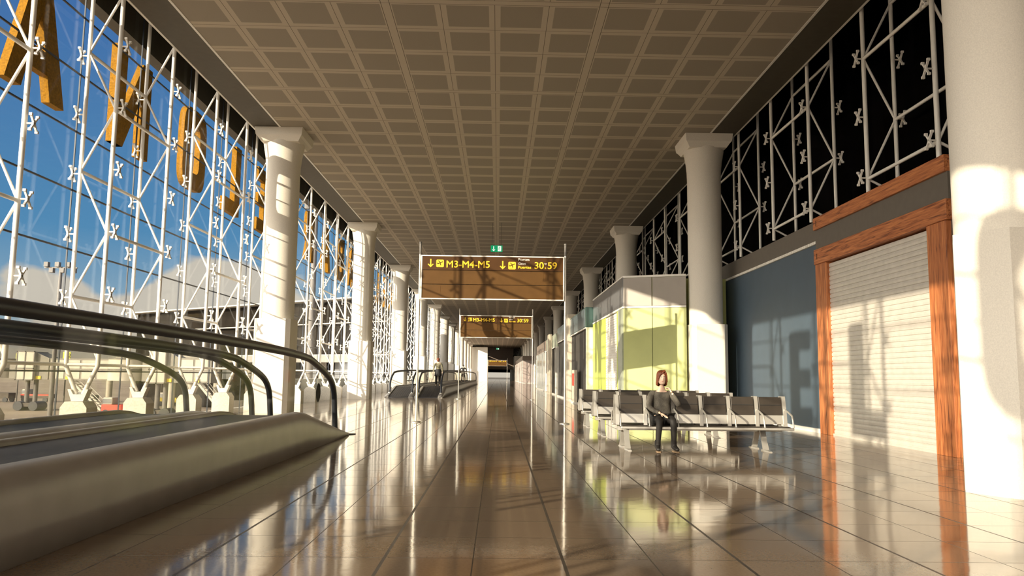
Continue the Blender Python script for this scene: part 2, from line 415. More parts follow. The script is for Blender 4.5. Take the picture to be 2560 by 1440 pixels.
# concrete plinths under the frames
xm = -(XI+XO)/2
pl = MB().prism([(xm-.27, 0), (xm+.27, 0), (xm+.27, .53), (xm+.18, .655), (xm-.18, .655), (xm-.27, .53)], 1, -.22, .22).build('plinth', M['plinth'])
n = 0; used = False
for y in TL:
    if y < 12 or y > 120: continue
    o = pl if not used else pl.copy()
    if used: C.objects.link(o)
    used = True; o.location = (0, y, 0)
    tag(o, f'{ORD[n]} white concrete plinth from the camera under the left glazing frames' if n < 30 else 'small distant white concrete plinth under the left glazing frames', 'plinth', 'white concrete plinths along the glass wall'); n += 1

# ------------------------------------------------------------------ big gold letters outside the glass
def ring(w, h, t, x0=0, z0=0, n=32, a0=0, a1=1, p=3.2):
    """rounded ring as a pair of loops (outer, inner), open when a1-a0 < 1"""
    def pt(a, rx, rz):
        c, s = math.cos(a), math.sin(a)
        return (x0+w/2+rx*math.copysign(abs(c)**(2/p), c), z0+h/2+rz*math.copysign(abs(s)**(2/p), s))
    ts = [2*PI*(a0+(a1-a0)*k/n) for k in range(n+1)]
    return [('ring', [pt(t_, w/2, h/2) for t_ in ts], [pt(t_, w/2-t, h/2-t) for t_ in ts], a1-a0 < .999)]
H = 2.42; T = .52
def rect(x0, x1, z0, z1): return [(x0, z0), (x1, z0), (x1, z1), (x0, z1)]
GLY = {
 'A': (2.0, [[(0, 0), (.52, 0), (1.22, H), (.74, H)], [(2.0, 0), (1.48, 0), (.78, H), (1.26, H)], rect(.4, 1.6, .5, .95)]),
 'N': (1.85, [rect(0, .5, 0, H), rect(1.35, 1.85, 0, H), [(0, H), (.5, H), (1.85, 0), (1.35, 0)]]),
 'O': (1.75, ring(1.75, H, .5, p=4.5)),
 'L': (1.45, [rect(0, T, 0, H), rect(T, 1.45, 0, .46)]),
 'E': (1.32, [rect(0, T, 0, H), rect(T, 1.32, 0, .46), rect(T, 1.24, 1.0, 1.43), rect(T, 1.3, H-.46, H)]),
 'C': (1.6, ring(1.6, H, .5, a0=.12, a1=.88)),
 'R': (1.6, [rect(0, .5, 0, H), [(.6, 1.05), (1.1, 1.05), (1.6, 0), (1.05, 0)]]+ring(1.5, 1.5, .46, x0=0, z0=H-1.5, p=4)),
 'B': (1.6, [rect(0, .5, 0, H)]+ring(1.5, 1.3, .44, z0=H-1.3, p=3.6)+ring(1.6, 1.36, .46, p=3.6)),
}
def letter(ch, yplus, label):
    w, polys = GLY[ch]; b = MB()
    for n, q in enumerate(polys):
        xa, xb = -9.19+.003*n, -9.02-.003*n
        if q[0] == 'ring':
            _, ou, inn, opn = q; m = len(ou)
            for k in range(m-1):
                o0, o1, i0, i1 = ou[k], ou[k+1], inn[k], inn[k+1]
                vs = [(x, -u, z) for x in (xa, xb) for u, z in (o0, o1, i1, i0)]
                fs = [(0, 1, 2, 3), (7, 6, 5, 4), (0, 4, 5, 1), (3, 2, 6, 7)]
                if opn and k == 0: fs.append((0, 3, 7, 4))
                if opn and k == m-2: fs.append((1, 5, 6, 2))
                b.add(vs, fs)
        else: b.prism([(-u, z) for u, z in q], 0, xa, xb)
    # reading from outside runs towards the camera
    o = b.build('sign_letter', M['gold'], None, (0, yplus, 6.70))
    return tag(o, label, 'sign letter', 'gold letters outside the glass wall')
letter('O', -6.65, 'gold letter O beside the camera, casting its shadow on the huge right column')
letter('L', -.55, 'gold letter L beside the camera, casting its shadow on the shutter')
letter('E', 3.05, 'gold letter E beside the camera, casting its shadow on the blue wall')
seq = [('A', 16.15, 'big gold letter A outside the glass at the top left of the picture'), ('N', 20.1, 'big gold letter N outside the glass, between the leftmost A and the O'),
       ('O', 24.05, 'big gold letter O outside the glass, left of the nearest left column'), ('L', 27.35, 'gold letter L outside the glass between the O and the nearest left column'),
       ('E', 30.7, 'gold letter E outside the glass half hidden by the nearest left column'), ('C', 34.6, 'gold letter C outside the glass behind the nearest left column'),
       ('R', 38.6, 'gold letter R outside the glass just right of the nearest left column'), ('A', 42.5, 'gold letter A outside the glass between the R and the B'),
       ('B', 46.1, 'gold letter B outside the glass just left of the second left column'), ('A', 49.8, 'far gold letter A outside the glass behind the second left column')]
y = 53.5
for ch, place in (('N', 'hidden behind'), ('O', 'right of'), ('L', 'right of'), ('E', 'right of'), ('C', 'far right of'), ('R', 'far right of'), ('B', 'far right of')):
    seq.append((ch, y, f'small far gold letter {ch} outside the glass {place} the second left column')); y += 3.65
for s in seq: letter(*s)

# ------------------------------------------------------------------ moving walkways
def smooth_path(pts, it=2):
    for _ in range(it):
        out = [pts[0]]
        for a, b in zip(pts, pts[1:]):
            a, b = Vector(a), Vector(b); out += [a*.75+b*.25, a*.25+b*.75]
        out.append(pts[-1]); pts = out
    return pts
def walkway(x_out, x_in, Ya, Yb, ramp_a, ramp_b, label, group, sticker=False):
    """lane between x_out (hall side) and x_in; ramps at either end when asked"""
    root = empty('moving_walkway', ((x_out+x_in)/2, (Ya+Yb)/2, 0)); base = Vector(root.location)
    tag(root, label, 'moving walkway', group)
    def loc(o): o.location = -base; return o
    prof = []
    if ramp_a: prof += [(Ya, .03), (Ya+.25, .12), (Ya+3.7, .62)]
    else: prof += [(Ya, .62)]
    prof += [(Yb-3.9, .65), (Yb-3.5, .62), (Yb-.75, .17), (Yb-.35, .10), (Yb-.12, .06)] if ramp_b else [(Yb, .65)]
    lane = sorted((x_out, x_in))
    for k, (xo, sgn) in enumerate(((lane[1], -1), (lane[0], 1))):
        wd = .26 if k == 0 else .24
        sec = [(0, 0), (0, .35), (.002, .60), (.008, .70), (.022, .79), (.045, .87), (.075, .93), (.11, .972), (.145, .993), (.175, 1.0), (wd-.03, 1.0), (wd-.005, .985), (wd, .95), (wd, 0)]
        rings = [[(xo+sgn*a, yy, max(.002, zz*b)) for a, b in sec] for yy, zz in prof]
        loc(MB().loft(rings, smooth=True).build('skirt', M['satin'], root))
        xr = xo+sgn*.16
        pts = []
        if ramp_a: pts += [(xr, Ya+1.05, .10), (xr, Ya+1.15, .60), (xr, Ya+1.5, 1.12), (xr, Ya+4.0, 1.66)]
        else: pts += [(xr, Ya, 1.69)]
        pts += [(xr, Yb-4.3, 1.72), (xr, Yb-1.75, 1.30), (xr, Yb-1.05, 1.02), (xr, Yb-.9, .50), (xr, Yb-.8, .13)] if ramp_b else [(xr, Yb, 1.70)]
        keep = pts[:]
        sm = smooth_path([Vector(q) for q in pts], 3)
        loc(MB().tube(sm, .055, 14, rz=.062).build('handrail', M['rubber'], root))
        # glass between skirt and rail
        top = [(q[1], q[2]-.05) for q in sm]
        def zsk(yy):
            for (a, za), (b, zb) in zip(prof, prof[1:]):
                if a <= yy <= b: return za+(zb-za)*(yy-a)/(b-a)
            return .05
        poly = [(yy, zz) for yy, zz in top]
        lo = [(yy, min(zsk(yy)+.0, zz-.01)) for yy, zz in reversed(top)]
        g = MB()
        for (a, b2), (c, d) in zip(zip(top, reversed(lo)), list(zip(top, reversed(lo)))[1:]):
            q = [(a[0], b2[1]), (c[0], d[1]), (c[0], c[1]), (a[0], a[1])]
            g.add([(xr-.006, u, v) for u, v in q]+[(xr+.006, u, v) for u, v in q], [(0, 1, 2, 3), (7, 6, 5, 4)])
        loc(g.build('glass_panel', M['bglass'], root))
        if ramp_b:
            loc(MB().lathe([(.09, 0), (.09, .12), (.06, .2)], xr, Yb-.8, 12, True).build('end_cap', M['satin'], root))
        if ramp_a:
            loc(MB().lathe([(.11, 0), (.11, .16), (.07, .26)], xr, Ya+1.05, 12, True).build('end_cap', M['white'], root))
        if sticker and k == 0:
            loc(MB().add([(xr+.012, Yb-2.5+.17*math.cos(t*PI/10), .94+.17*math.sin(t*PI/10)) for t in range(20)]+[(xr+.018, Yb-2.5+.17*math.cos(t*PI/10), .94+.17*math.sin(t*PI/10)) for t in range(20)], [tuple(range(20)), tuple(reversed(range(20, 40)))]+[(t, (t+1) % 20, 20+(t+1) % 20, 20+t) for t in range(20)]).build('round_sticker', M['black'], root))
    dz = [(yy, max(.015, zz-.06)) for yy, zz in prof]
    dl, dr = lane[0]+.24, lane[1]-.26
    loc(MB().loft([[(dl, yy, .002), (dr, yy, .002), (dr, yy, zz), (dl, yy, zz)] for yy, zz in dz], smooth=False).build('belt', M['belt'], root))
    for (ya, za), (yb, zb2) in zip(dz, dz[1:]):
        if abs(zb2-za) > .3:
            rb = MB()
            for j in range(9):
                xx = dl+.08+(dr-dl-.16)*j/8; rb.bar((xx, ya, za+.004), (xx, yb, zb2+.004), .025, .012)
            loc(rb.build('ramp_ribs', M['rubber'], root))
    if ramp_b: loc(MB().prism([(dl, Yb-.5), (dr, Yb-.5), (dr+.36, Yb+.12), (dr+.20, Yb+.2), (dl, Yb+.2)], 2, .001, .018).build('threshold_plate', M['rubber'], root))
    if ramp_a: loc(MB().box(dl, dr, Ya-.3, Ya+.05, .001, .016).build('threshold_plate', M['rubber'], root))
    return root
walkway(-2.95, -4.57, YB+1, 17.05, False, True, 'near moving walkway lane beside the hall floor, its handrail largest at lower left', 'moving walkway lanes', True)
walkway(-4.62, -6.25, YB+1, 17.05, False, True, 'near moving walkway lane on the window side, seen through glass balustrades', 'moving walkway lanes')
walkway(-2.95, -4.57, 45.0, 120.5, True, True, 'far moving walkway lane with a woman standing on it, past the front gate sign', 'moving walkway lanes')
walkway(-4.62, -6.25, 45.0, 120.5, True, True, 'empty far moving walkway lane on the window side', 'moving walkway lanes')

# ------------------------------------------------------------------ text helper
def text_mesh(txt, size, m, bold=0.0, ext=.004, shear=0.0, sx=1.0, align='LEFT'):
    cu = bpy.data.curves.new('lettering', 'FONT'); cu.body = txt; cu.size = size; cu.extrude = ext; cu.bevel_depth = bold; cu.bevel_resolution = 0; cu.shear = shear; cu.align_x = align
    o = bpy.data.objects.new('lettering', cu); C.objects.link(o)
    dg = bpy.context.evaluated_depsgraph_get(); me = bpy.data.meshes.new_from_object(o.evaluated_get(dg))
    bpy.data.objects.remove(o); me.name = 'lettering'
    me.transform(Matrix.Diagonal((sx, 1, 1, 1)) @ Matrix.Identity(4)); me.transform(Matrix.Rotation(PI/2, 4, 'X'))
    me.materials.clear(); me.materials.append(m); return me
def put_text(txt, x, y, z, size, m, parent, name='lettering', width=None, **k):
    me = text_mesh(txt, size, m, **k)
    if width:
        w = max(v.co.x for v in me.vertices)-min(v.co.x for v in me.vertices)
        me.transform(Matrix.Diagonal((width/w, 1, 1, 1)))
    o = bpy.data.objects.new(name, me); C.objects.link(o); o.parent = parent; o.location = (x, y, z); return o

# ------------------------------------------------------------------ gate signs on two poles
def gate_sign():
    root = empty('gate_sign')
    x0, x1, z0, z1, yf = -1.99, 1.99, 3.37, 4.60, -.07
    for s in (-1, 1):
        p = MB().tube([(2.025*s, 0, .03), (2.025*s, 0, 4.95)], .03, 12).build('pole', M['chrome'], root)
        MB().lathe([(.14, 0), (.14, .02), (.05, .035)], 2.025*s, 0, 16, True).build('base_plate', M['chrome'], p)
        MB().lathe([(.032, 4.63), (.032, 4.93), (.04, 4.94), (.04, 4.98)], 2.025*s, 0, 12).build('pole_cap', M['mast'], p)
    f = MB()
    f.box(x0, x1, yf-.01, .07, z1-.03, z1); f.box(x0, x1, yf-.01, .07, z0, z0+.03)
    f.box(x0, x0+.03, yf-.01, .07, z0+.03, z1-.03); f.box(x1-.03, x1, yf-.01, .07, z0+.03, z1-.03)
    f.build('frame', M['white'], root)
    MB().box(x0+.03, x1-.03, yf+.003, .06, 4.19, z1-.03).build('panel', M['signb'], root)
    for a, b in ((3.795, 4.175), (3.40, 3.78)):
        pn = MB().box(x0+.03, x1-.03, yf+.008, .06, a, b); pn.build('panel', M['signc'], root)
    e = MB(); e.box(x0+.5, x1-.55, yf+.004, yf+.009, 4.155, 4.165); e.box(1.40, 1.41, yf+.004, yf+.009, 3.9, 4.15); e.box(-1.45, -1.44, yf+.004, yf+.009, 3.45, 3.74); e.box(x0+.3, .7, yf+.004, yf+.009, 3.80, 3.808)
    e.build('panel_seam', M['signc'], root)
    def arrow(cx, cz):
        b = MB(); y0, y1 = yf-.004, yf+.004
        b.box(cx-.017, cx+.017, y0, y1, cz-.07, cz+.115)
        for s in (-1, 1): b.prism([(cx, cz-.118), (cx, cz-.075), (cx+s*.058, cz-.018), (cx+s*.085, cz-.03)], 1, y0, y1)
        b.build('arrow', M['yel'], root)
    def icon(cx, cz):
        b = MB(); h = .105; c = .02
        b.prism([(cx-h+c, cz-h), (cx+h-c, cz-h), (cx+h, cz-h+c), (cx+h, cz+h-c), (cx+h-c, cz+h), (cx-h+c, cz+h), (cx-h, cz+h-c), (cx-h, cz-h+c)], 1, yf-.003, yf+.004)
        ic = b.build('plane_pictogram', M['yel'], root)
        k = MB()
        k.bar((cx-.07, yf-.004, cz-.015), (cx+.075, yf-.004, cz+.05), .02, .008, (0, 1, 0))
        k.bar((cx+.01, yf-.004, cz+.02), (cx-.05, yf-.004, cz+.075), .02, .008, (0, 1, 0))
        k.bar((cx-.0, yf-.004, cz+.015), (cx+.02, yf-.004, cz-.055), .02, .008, (0, 1, 0))
        k.bar((cx-.07, yf-.004, cz-.01), (cx-.085, yf-.004, cz+.02), .015, .008, (0, 1, 0))
        k.box(cx-.07, cx+.02, yf-.005, yf-.002, cz-.082, cz-.072)
        k.build('plane_symbol', M['signb'], ic)
    zb = 4.262
    arrow(-1.725, 4.375); icon(-1.465, 4.368)
    put_text('M3-M4-M5', -1.30, yf, zb, .27, M['yel'], root, width=1.205, bold=.0055)
    arrow(.275, 4.345); icon(.535, 4.335)
    put_text('Portes', .70, yf, 4.475, .105, M['wht'], root, width=.31)
    put_text('Gates', .70, yf, 4.365, .10, M['wht'], root, width=.21, shear=.2)
    put_text('Puertas', .70, yf, 4.255, .105, M['yel'], root, width=.365, bold=.003)
    put_text('30', 1.15, yf, 4.255, .27, M['yel'], root, width=.26, bold=.0055)
    put_text('to', 1.435, yf, 4.375, .085, M['wht'], root, width=.065)
    put_text('a', 1.445, yf, 4.258, .085, M['yel'], root, width=.04)
    put_text('59', 1.52, yf, 4.255, .27, M['yel'], root, width=.26, bold=.0055)
    return root
sg = gate_sign(); sg.location = (0, 21.7, 0); tag(sg, 'front brown gate sign on two poles, largest, showing M3-M4-M5 and 30 to 59', 'sign', 'brown gate signs across the concourse')
for yy, lb in ((43.5, 'second brown gate sign framed below the front one'), (166, 'tiny farthest brown gate sign at the end of the concourse')):
    o = copy_tree(sg); o.location = (.05, yy, 0); tag(o, lb, 'sign', 'brown gate signs across the concourse')
# green exit signs
def exit_sign():
    root = empty('exit_sign')
    b = MB().box(-.31, .31, -.05, .05, -.17, .17).build('case', M['green'], root)
    a = MB(); yf = -.056
    a.box(-.175, -.135, yf, yf+.005, -.05, .12)
    a.prism([(-.155, -.14), (-.245, -.05), (-.19, -.05), (-.155, -.085), (-.12, -.05), (-.065, -.05)], 1, yf, yf+.005)
    a.build('arrow', M['exw'], root)
    d = MB().box(.06, .24, yf, yf+.004, -.14, .13).build('doorway_panel', M['exw'], root)
    r = MB(); gy = yf-.002
    r.ball((.165, gy, .085), (.022, .004, .022), 10, 6)
    for p, q in (((.155, .06), (.14, -.02)), ((.14, -.02), (.18, -.06)), ((.18, -.06), (.165, -.12)), ((.14, -.02), (.10, -.06)), ((.10, -.06), (.07, -.06)), ((.155, .05), (.11, .03)), ((.11, .03), (.09, -.01)), ((.155, .05), (.195, .02))):
        r.bar((p[0], gy, p[1]), (q[0], gy, q[1]), .02, .006, (0, 1, 0))
    r.build('running_figure', M['green'], d)
    for s in (-1, 1): MB().tube([(s*.235, 0, .17), (s*.235, 0, 1.39)], .011, 8).build('hanging_rod', M['mast'], root)
    return root
ex = exit_sign(); ex.location = (.02, 41, 7.96); tag(ex, 'green exit sign with arrow and running figure hanging above the front gate sign', 'exit sign', 'hanging exit signs')
o = copy_tree(ex); o.location = (.05, 170, 7.1); o.scale = (1, 1, 1.0); tag(o, 'tiny distant exit sign hanging far down the concourse', 'exit sign', 'hanging exit signs')
for ch in kids(o):
    if ch.name.startswith('hanging_rod'): ch.scale = (1, 1, 1.55)

# ------------------------------------------------------------------ right wall: blue hoarding and shuttered shop
hb = empty('shop_hoarding', (8.5, 23.2, 0)); tag(hb, 'slate blue boarded shop wall with white top trim, right of the kiosk column', 'wall panel')
def at(o, p): o.location = -Vector(p.location); return o
at(MB().box(8.05, 8.6, 19.06, 27.3, .10, 4.62).build('panel', M['blue'], hb), hb)
at(MB().box(8.04, 8.6, 19.06, 27.3, 4.70, 5.2).build('fascia', M['fascia'], hb), hb)
tr = MB(); 
for k in range(66): tr.box(8.0, 8.2, 19.07+.1247*k, 19.07+.1247*k+.105, 4.625, 4.695)
tr.box(8.02, 8.4, 19.06, 27.3, 4.63, 4.69)
at(tr.build('ribbed_trim', M['white'], hb), hb)
at(MB().box(8.0, 8.6, 19.06, 27.3, .0, .10).build('baseboard', M['white'], hb), hb)
ss = empty('shutter_shop', (8.5, 16.2, 0)); tag(ss, 'closed shop front with orange wood frame around a cream roller shutter', 'shop front')
at(bevel(MB().box(7.94, 8.7, 13.3, 19.05, 4.95, 5.25).build('beam', M['woodH'], ss), .01), ss)
at(MB().box(8.0, 8.7, 13.3, 19.05, 4.46, 4.95).build('fascia', M['fascia'], ss), ss)
at(bevel(MB().box(7.94, 8.7, 13.3, 19.05, 4.09, 4.46).build('beam', M['woodH'], ss), .01), ss)
for a, b in ((13.38, 14.0), (18.45, 19.05)):
    at(bevel(MB().box(7.97, 8.7, a, b, 0, 4.09).build('post', M['woodV'], ss), .008), ss)
pg = MB()
for p in ((18.86, 5.1), (18.86, 4.28)): pg.box(7.935, 7.95, p[0]-.015, p[0]+.015, p[1]-.07, p[1]+.07)
at(pg.build('peg', mat('dark_wood_peg', (.09, .03, .012), .6), ss), ss)
sh = MB(); sl = .106; nrow = 38
pr = []
for k in range(nrow):
    z = .03+sl*k
    pr += [(8.082, z), (8.062, z+.010), (8.056, z+sl*.5), (8.062, z+sl*.85), (8.082, z+sl*.94)]
pr = [(8.2, .03)]+pr+[(8.2, .03+sl*nrow)]
vs = [(u, 13.9, v) for u, v in pr]+[(u, 18.55, v) for u, v in pr]; n = len(pr)
sh.add(vs, [(k, k+1, n+k+1, n+k) for k in range(n-1)])
sh.box(8.03, 8.12, 14.0, 18.45, .0, .045)
at(sh.build('roller_shutter', M['shutter'], ss), ss)

# ------------------------------------------------------------------ kiosk with the angled end wall
ki = empty('kiosk', (6.0, 30.5, 0)); tag(ki, 'lime green kiosk with grey fascia behind the seated woman', 'kiosk')
foot = [(4.43, 26.63), (6.39, 25.82), (6.5, 26.72), (8.0, 26.72), (8.0, 35.1), (4.43, 35.1)]
def inset(p, d): return [(x+(d if x < 6 else 0), y+(d if y < 27 else -d)) for x, y in p]
at(MB().prism(inset(foot, .06), 2, 0, 4.7).build('body', M['lime'], ki), ki)
d = Vector((1.96, -.81, 0)); L_ = d.length; u = d/L_; nrm = Vector((-.83, -2.01, 0)).normalized()
def face_box(s0, s1, z0, z1, t, o=0.0):
    a = Vector((4.43, 26.63, 0))
    b = MB(); P = []
    for s, q in ((s0, 0), (s1, 0), (s1, 1), (s0, 1)):
        v = a+u*s+nrm*(o+(t if q else 0)); P.append((v.x, v.y))
    return b.prism(P, 2, z0, z1)
at(face_box(0, .98, 0, 3.62, .03, -.04).build('wall_panel', M['lime'], ki), ki)
at(face_box(1.0, L_, 0, 3.62, .03, -.04).build('wall_panel', M['lime'], ki), ki)
at(face_box(0, .97, 3.70, 4.66, .03, -.03).build('fascia_panel', M['greyp'], ki), ki)
at(face_box(1.0, L_, 3.70, 4.66, .03, -.03).build('fascia_panel', M['greyp'], ki), ki)
at(face_box(0, L_, 3.63, 3.69, .04, -.03).build('trim', M['white'], ki), ki)
at(face_box(0, L_, 4.67, 4.74, .04, -.03).build('trim', M['white'], ki), ki)
at(MB().box(4.42, 4.47, 26.7, 35.1, 3.70, 4.68).build('fascia_panel', M['gglass'], ki), ki)
tm = MB(); tm.box(4.40, 4.48, 26.66, 35.1, 3.63, 3.69); tm.box(4.40, 4.48, 26.66, 35.1, 4.69, 4.74)
at(tm.build('trim', M['white'], ki), ki)
at(MB().box(4.40, 4.48, 26.72, 27.7, 0, 3.62).build('corner_panel', M['sage'], ki), ki)
at(MB().box(4.41, 4.48, 27.7, 28.0, 0, 3.62).build('upright', M['limeb'], ki), ki)
at(MB().box(4.41, 4.48, 31.0, 35.1, 0, 3.62).build('upright', M['limeb'], ki), ki)
ks = MB(); pr = [(4.46, .02)]
for k in range(38):
    z = .02+.094*k; pr += [(4.455, z), (4.432, z+.012), (4.432, z+.075), (4.455, z+.088)]
pr += [(4.46, 3.6)]; n = len(pr)
ks.add([(a, 28.0, b) for a, b in pr]+[(a, 31.0, b) for a, b in pr], [(k, k+1, n+k+1, n+k) for k in range(n-1)])
at(ks.build('roller_shutter', M['white'], ki), ki)

# ------------------------------------------------------------------ shops further down on the right
def shop(Y0, Y1, X, zt, fas, front, side, label, opening=True, frame=True, zf=None, mullions=3):
    zf = zf or zt-.92; root = empty('shop_unit', ((X+8)/2, (Y0+Y1)/2, 0)); tag(root, label, 'shop', 'shop units along the right side')
    at(MB().box(X+.1, 8.0, Y0+.05, Y1-.02, 0, zt-.05).build('body', M['shopdark'], root), root)
    at(MB().box(X, 8.0, Y0, Y1, zf, zt).build('fascia', M[fas], root), root)
    at(MB().box(X+.02, 8.0, Y0, Y0+.09, .0, zf-.05).build('end_wall', M[front], root), root)
    t = MB(); t.box(X-.02, X+.06, Y0-.01, Y1, zf-.05, zf); t.box(X-.02, X+.06, Y0-.01, Y1, 0, .09); t.box(X-.015, 8.0, Y0-.015, Y0+.02, zf-.06, zf)
    if frame:
        for s in range(mullions+1):
            yy = Y0+(Y1-Y0-.1)*s/mullions; t.box(X-.02, X+.06, yy, yy+.1, .09, zf-.05)
        t.box(X-.02, 8.0, Y0-.02, Y0+.02, 0, .09); t.box(X-.02, X+.07, Y0-.02, Y0+.05, .09, zf-.06)
    at(t.build('window_frame', M['white'], root), root)
    if not opening: at(MB().box(X+.01, X+.08, Y0+.1, Y1-.1, .09, zf-.05).build('shop_window', M[side], root), root)
    return root
s2 = shop(35.2, 43.0, 4.10, 4.42, 'teal', 'white', 'gglass', 'second shop unit past the lime kiosk, dark teal fascia over a white end wall', frame=False)
at(MB().box(4.085, 4.1, 35.6, 42.9, 3.55, 4.36).build('fascia_glass', M['tealg'], s2), s2)
tag(MB().box(4.0, 4.5, 43.15, 44.6, 0, 4.72).build('pilaster', M['beige']), 'beige pilaster standing past the teal fronted shop', 'pilaster')
s3 = shop(44.7, 52.5, 4.12, 4.45, 'tealg', 'white', 'gglass', 'third shop unit, pale glass fascia and dark opening beyond the beige pilaster', frame=False)
shop(55.0, 66.0, 4.2, 4.30, 'sage', 'white', 'gglass', 'fourth shop unit with sage fascia and white end wall past the gate sign pole', opening=True, frame=True)
tag(MB().box(3.95, 4.17, 58.4, 60.2, 0, 4.42).build('pilaster', M['beige']), 'slim far beige pilaster in front of the sage fascia shop', 'pilaster')
shop(68.5, 84.0, 4.3, 4.40, 'brown', 'mauve', 'tealg', 'fifth shop unit with brown fascia and mauve end wall in white frame', opening=False)
shop(88.0, 104.0, 5.15, 4.35, 'brown', 'mauve', 'beige', 'sixth shop unit with mauve end wall framed in white', opening=False)
shop(148.0, 215.0, 4.75, 5.1, 'brown', 'mauve', 'mauve', 'seventh and largest distant mauve shop unit with brown fascia', opening=False, mullions=9)
# shop counter and poster seen in the teal shop's opening
pc = empty('poster_stand', (4.0, 39.0, 0)); tag(pc, 'upright stand with a red poster beside the teal fronted shop', 'poster stand')
at(MB().box(3.9, 4.02, 38.2, 39.6, .0, 1.62).build('panel', M['beige'], pc), pc)
at(MB().box(3.885, 3.9, 38.5, 39.4, .85, 1.45).build('poster', M['red'], pc), pc)
at(bevel(MB().box(3.85, 4.08, 38.1, 39.7, .0, .06).build('base', M['white'], pc), .01), pc)

# far end of the concourse
tag(MB().box(-9.2, -2.6, 205, 212, 0, 8.7).build('service_block', M['white']), 'tall white block standing on the left at the far end of the concourse', 'block')
struct(MB().box(-9.2, 9.2, YE, YE+.2, 2.6, 9.4).build('wall_end', M['dark']), 'dark header across the far end')
struct(MB().box(-9.2, 9.2, YE+.2, YE+.22, 0, 2.6).build('window_3', M['glass']), 'far end windows')
struct(MB().box(-2.6, 4.6, 230, 230.4, 3.2, 9.35).build('trim_14', M['brown']), 'dark brown header across the far end of the concourse')
struct(MB().box(4.6, 9.2, 216, 290, 0, 6.8).build('trim_10', M['white']), 'pale far wall on the right')
struct(MB().box(-9.2, -8.9, 212, 300, 0, 9.3).build('trim_11', M['white']))

# ------------------------------------------------------------------ benches (six seats a side, back to back)
PITCH = .51; NB = 6
def bench():
    root = empty('bench'); W = PITCH*NB
    for s in (1, -1):                       # 1 = side facing the camera (-y)
        def Y(v): return -v*s               # v measured outwards from the centre line
        bm_ = MB().box(-W/2, W/2, min(Y(.535), Y(.60)), max(Y(.535), Y(.60)), .385, .43)
        bevel(bm_.build('front_beam', M['alu'], root), .012)
        for k in range(NB):
            xc = -W/2+PITCH*(k+.5)
            st = MB().loft([[(xc+a*(PITCH/2-.035), Y(v), z) for a, z in ((-1, zt-.035), (1, zt-.035), (1, zt), (-1, zt))] for v, zt in ((.1, .435), (.3, .43), (.44, .445), (.53, .44), (.56, .43))], smooth=False)
            bevel(st.build('seat', M['pad'], root), .01)
            bk = MB().loft([[(xc+a*(PITCH/2-.045), Y(v+t), z) for a, t in ((-1, 0), (1, 0), (1, .035), (-1, .035))] for v, z in ((.115, .635), (.10, .72), (.078, .80), (.05, .955))], smooth=False)
            bo = bevel(bk.build('backrest', M['pad'], root), .012)
            MB().bar((xc-PITCH/2+.06, Y(.121), .815), (xc+PITCH/2-.06, Y(.121), .815), .006, .012, (0, 0, 1)).build('seam', M['black'], bo)
        bd = MB().loft([[(a*W/2, Y(v+t), z) for a, t in ((-1, 0), (1, 0), (1, .02), (-1, .02))] for v, z in ((.14, .47), (.115, .63))], smooth=False)
        bd.build('back_band', M['alu'], root)
        for k in range(NB+1):
            xx = -W/2+PITCH*k
            MB().loft([[(xx+a*.032, Y(v+t), z) for a, t in ((-1, 0), (1, 0), (1, .035), (-1, .035))] for v, z in ((.15, .43), (.125, .62), (.085, .80), (.045, .97))], smooth=False).build('upright', M['alu'], root)
            ar = [(xx, Y(.135), .735), (xx, Y(.30), .695), (xx, Y(.44), .655), (xx, Y(.50), .63), (xx, Y(.53), .56), (xx, Y(.565), .43)]
            MB().tube(ar, .014, 8, rz=.02).build('armrest', M['alu'], root)
    MB().box(-W/2+.02, W/2-.02, -.05, .05, .33, .40).build('spine_beam', M['alu'], root)
    for xx in (-W/2+.16, W/2-.42):
        for s in (1, -1):
            lg = MB().loft([[(xx+a*w, -s*(v+t), z) for a, t in ((-1, -.03), (1, -.03), (1, .03), (-1, .03))] for v, z, w in ((.12, .40, .05), (.22, .2, .042), (.32, .03, .05))], smooth=False)
            l = lg.build('leg', M['alu'], root)
            MB().loft([[(xx+a*w, -s*v, z) for a, z in ((-1, 0), (1, 0), (.8, h), (-.8, h))] for v, w, h in ((.16, .04, .022), (.34, .055, .03), (.56, .035, .016))], smooth=False).build('foot', M['alu'], l)
    return root
be = bench(); BX = 3.89
for k, (yy, lb) in enumerate(((14.52, 'front double row of dark seats with aluminium arms where the woman sits'), (17.75, 'middle double row of dark airport seats behind the woman'), (20.75, 'rear double row of dark airport seats nearest the lime kiosk'))):
    o = be if k == 0 else copy_tree(be); o.location = (BX, yy, 0); tag(o, lb, 'bench', 'double rows of airport seats')

# ------------------------------------------------------------------ people
def skinned(pts, edges, sub=2):
    """pts: list of (x,y,z,r or (rx,ry)); returns mesh of the skinned graph (root = first point)"""
    me = bpy.data.meshes.new('sk'); me.from_pydata([p[:3] for p in pts], edges, []); o = bpy.data.objects.new('sk', me); C.objects.link(o)
    o.modifiers.new('s', 'SKIN')
    for i, p in enumerate(pts):
        sv = me.skin_vertices[0].data[i]; r = p[3]; sv.radius = r if isinstance(r, tuple) else (r, r); sv.use_root = (i == 0)
    m2 = o.modifiers.new('u', 'SUBSURF'); m2.levels = sub; m2.render_levels = sub
    dg = bpy.context.evaluated_depsgraph_get(); out = bpy.data.meshes.new_from_object(o.evaluated_get(dg))
    bpy.data.objects.remove(o); return out
def chain(*idx): return list(zip(idx, idx[1:]))
def join(name, meshes, m, parent):
    bm = bmesh.new()
    for me in meshes: bm.from_mesh(me)
    out = bpy.data.meshes.new(name); bm.to_mesh(out); bm.free()
    for p in out.polygons: p.use_smooth = True
    out.materials.clear(); out.materials.append(m)
    o = bpy.data.objects.new(name, out); C.objects.link(o); o.parent = parent; return o
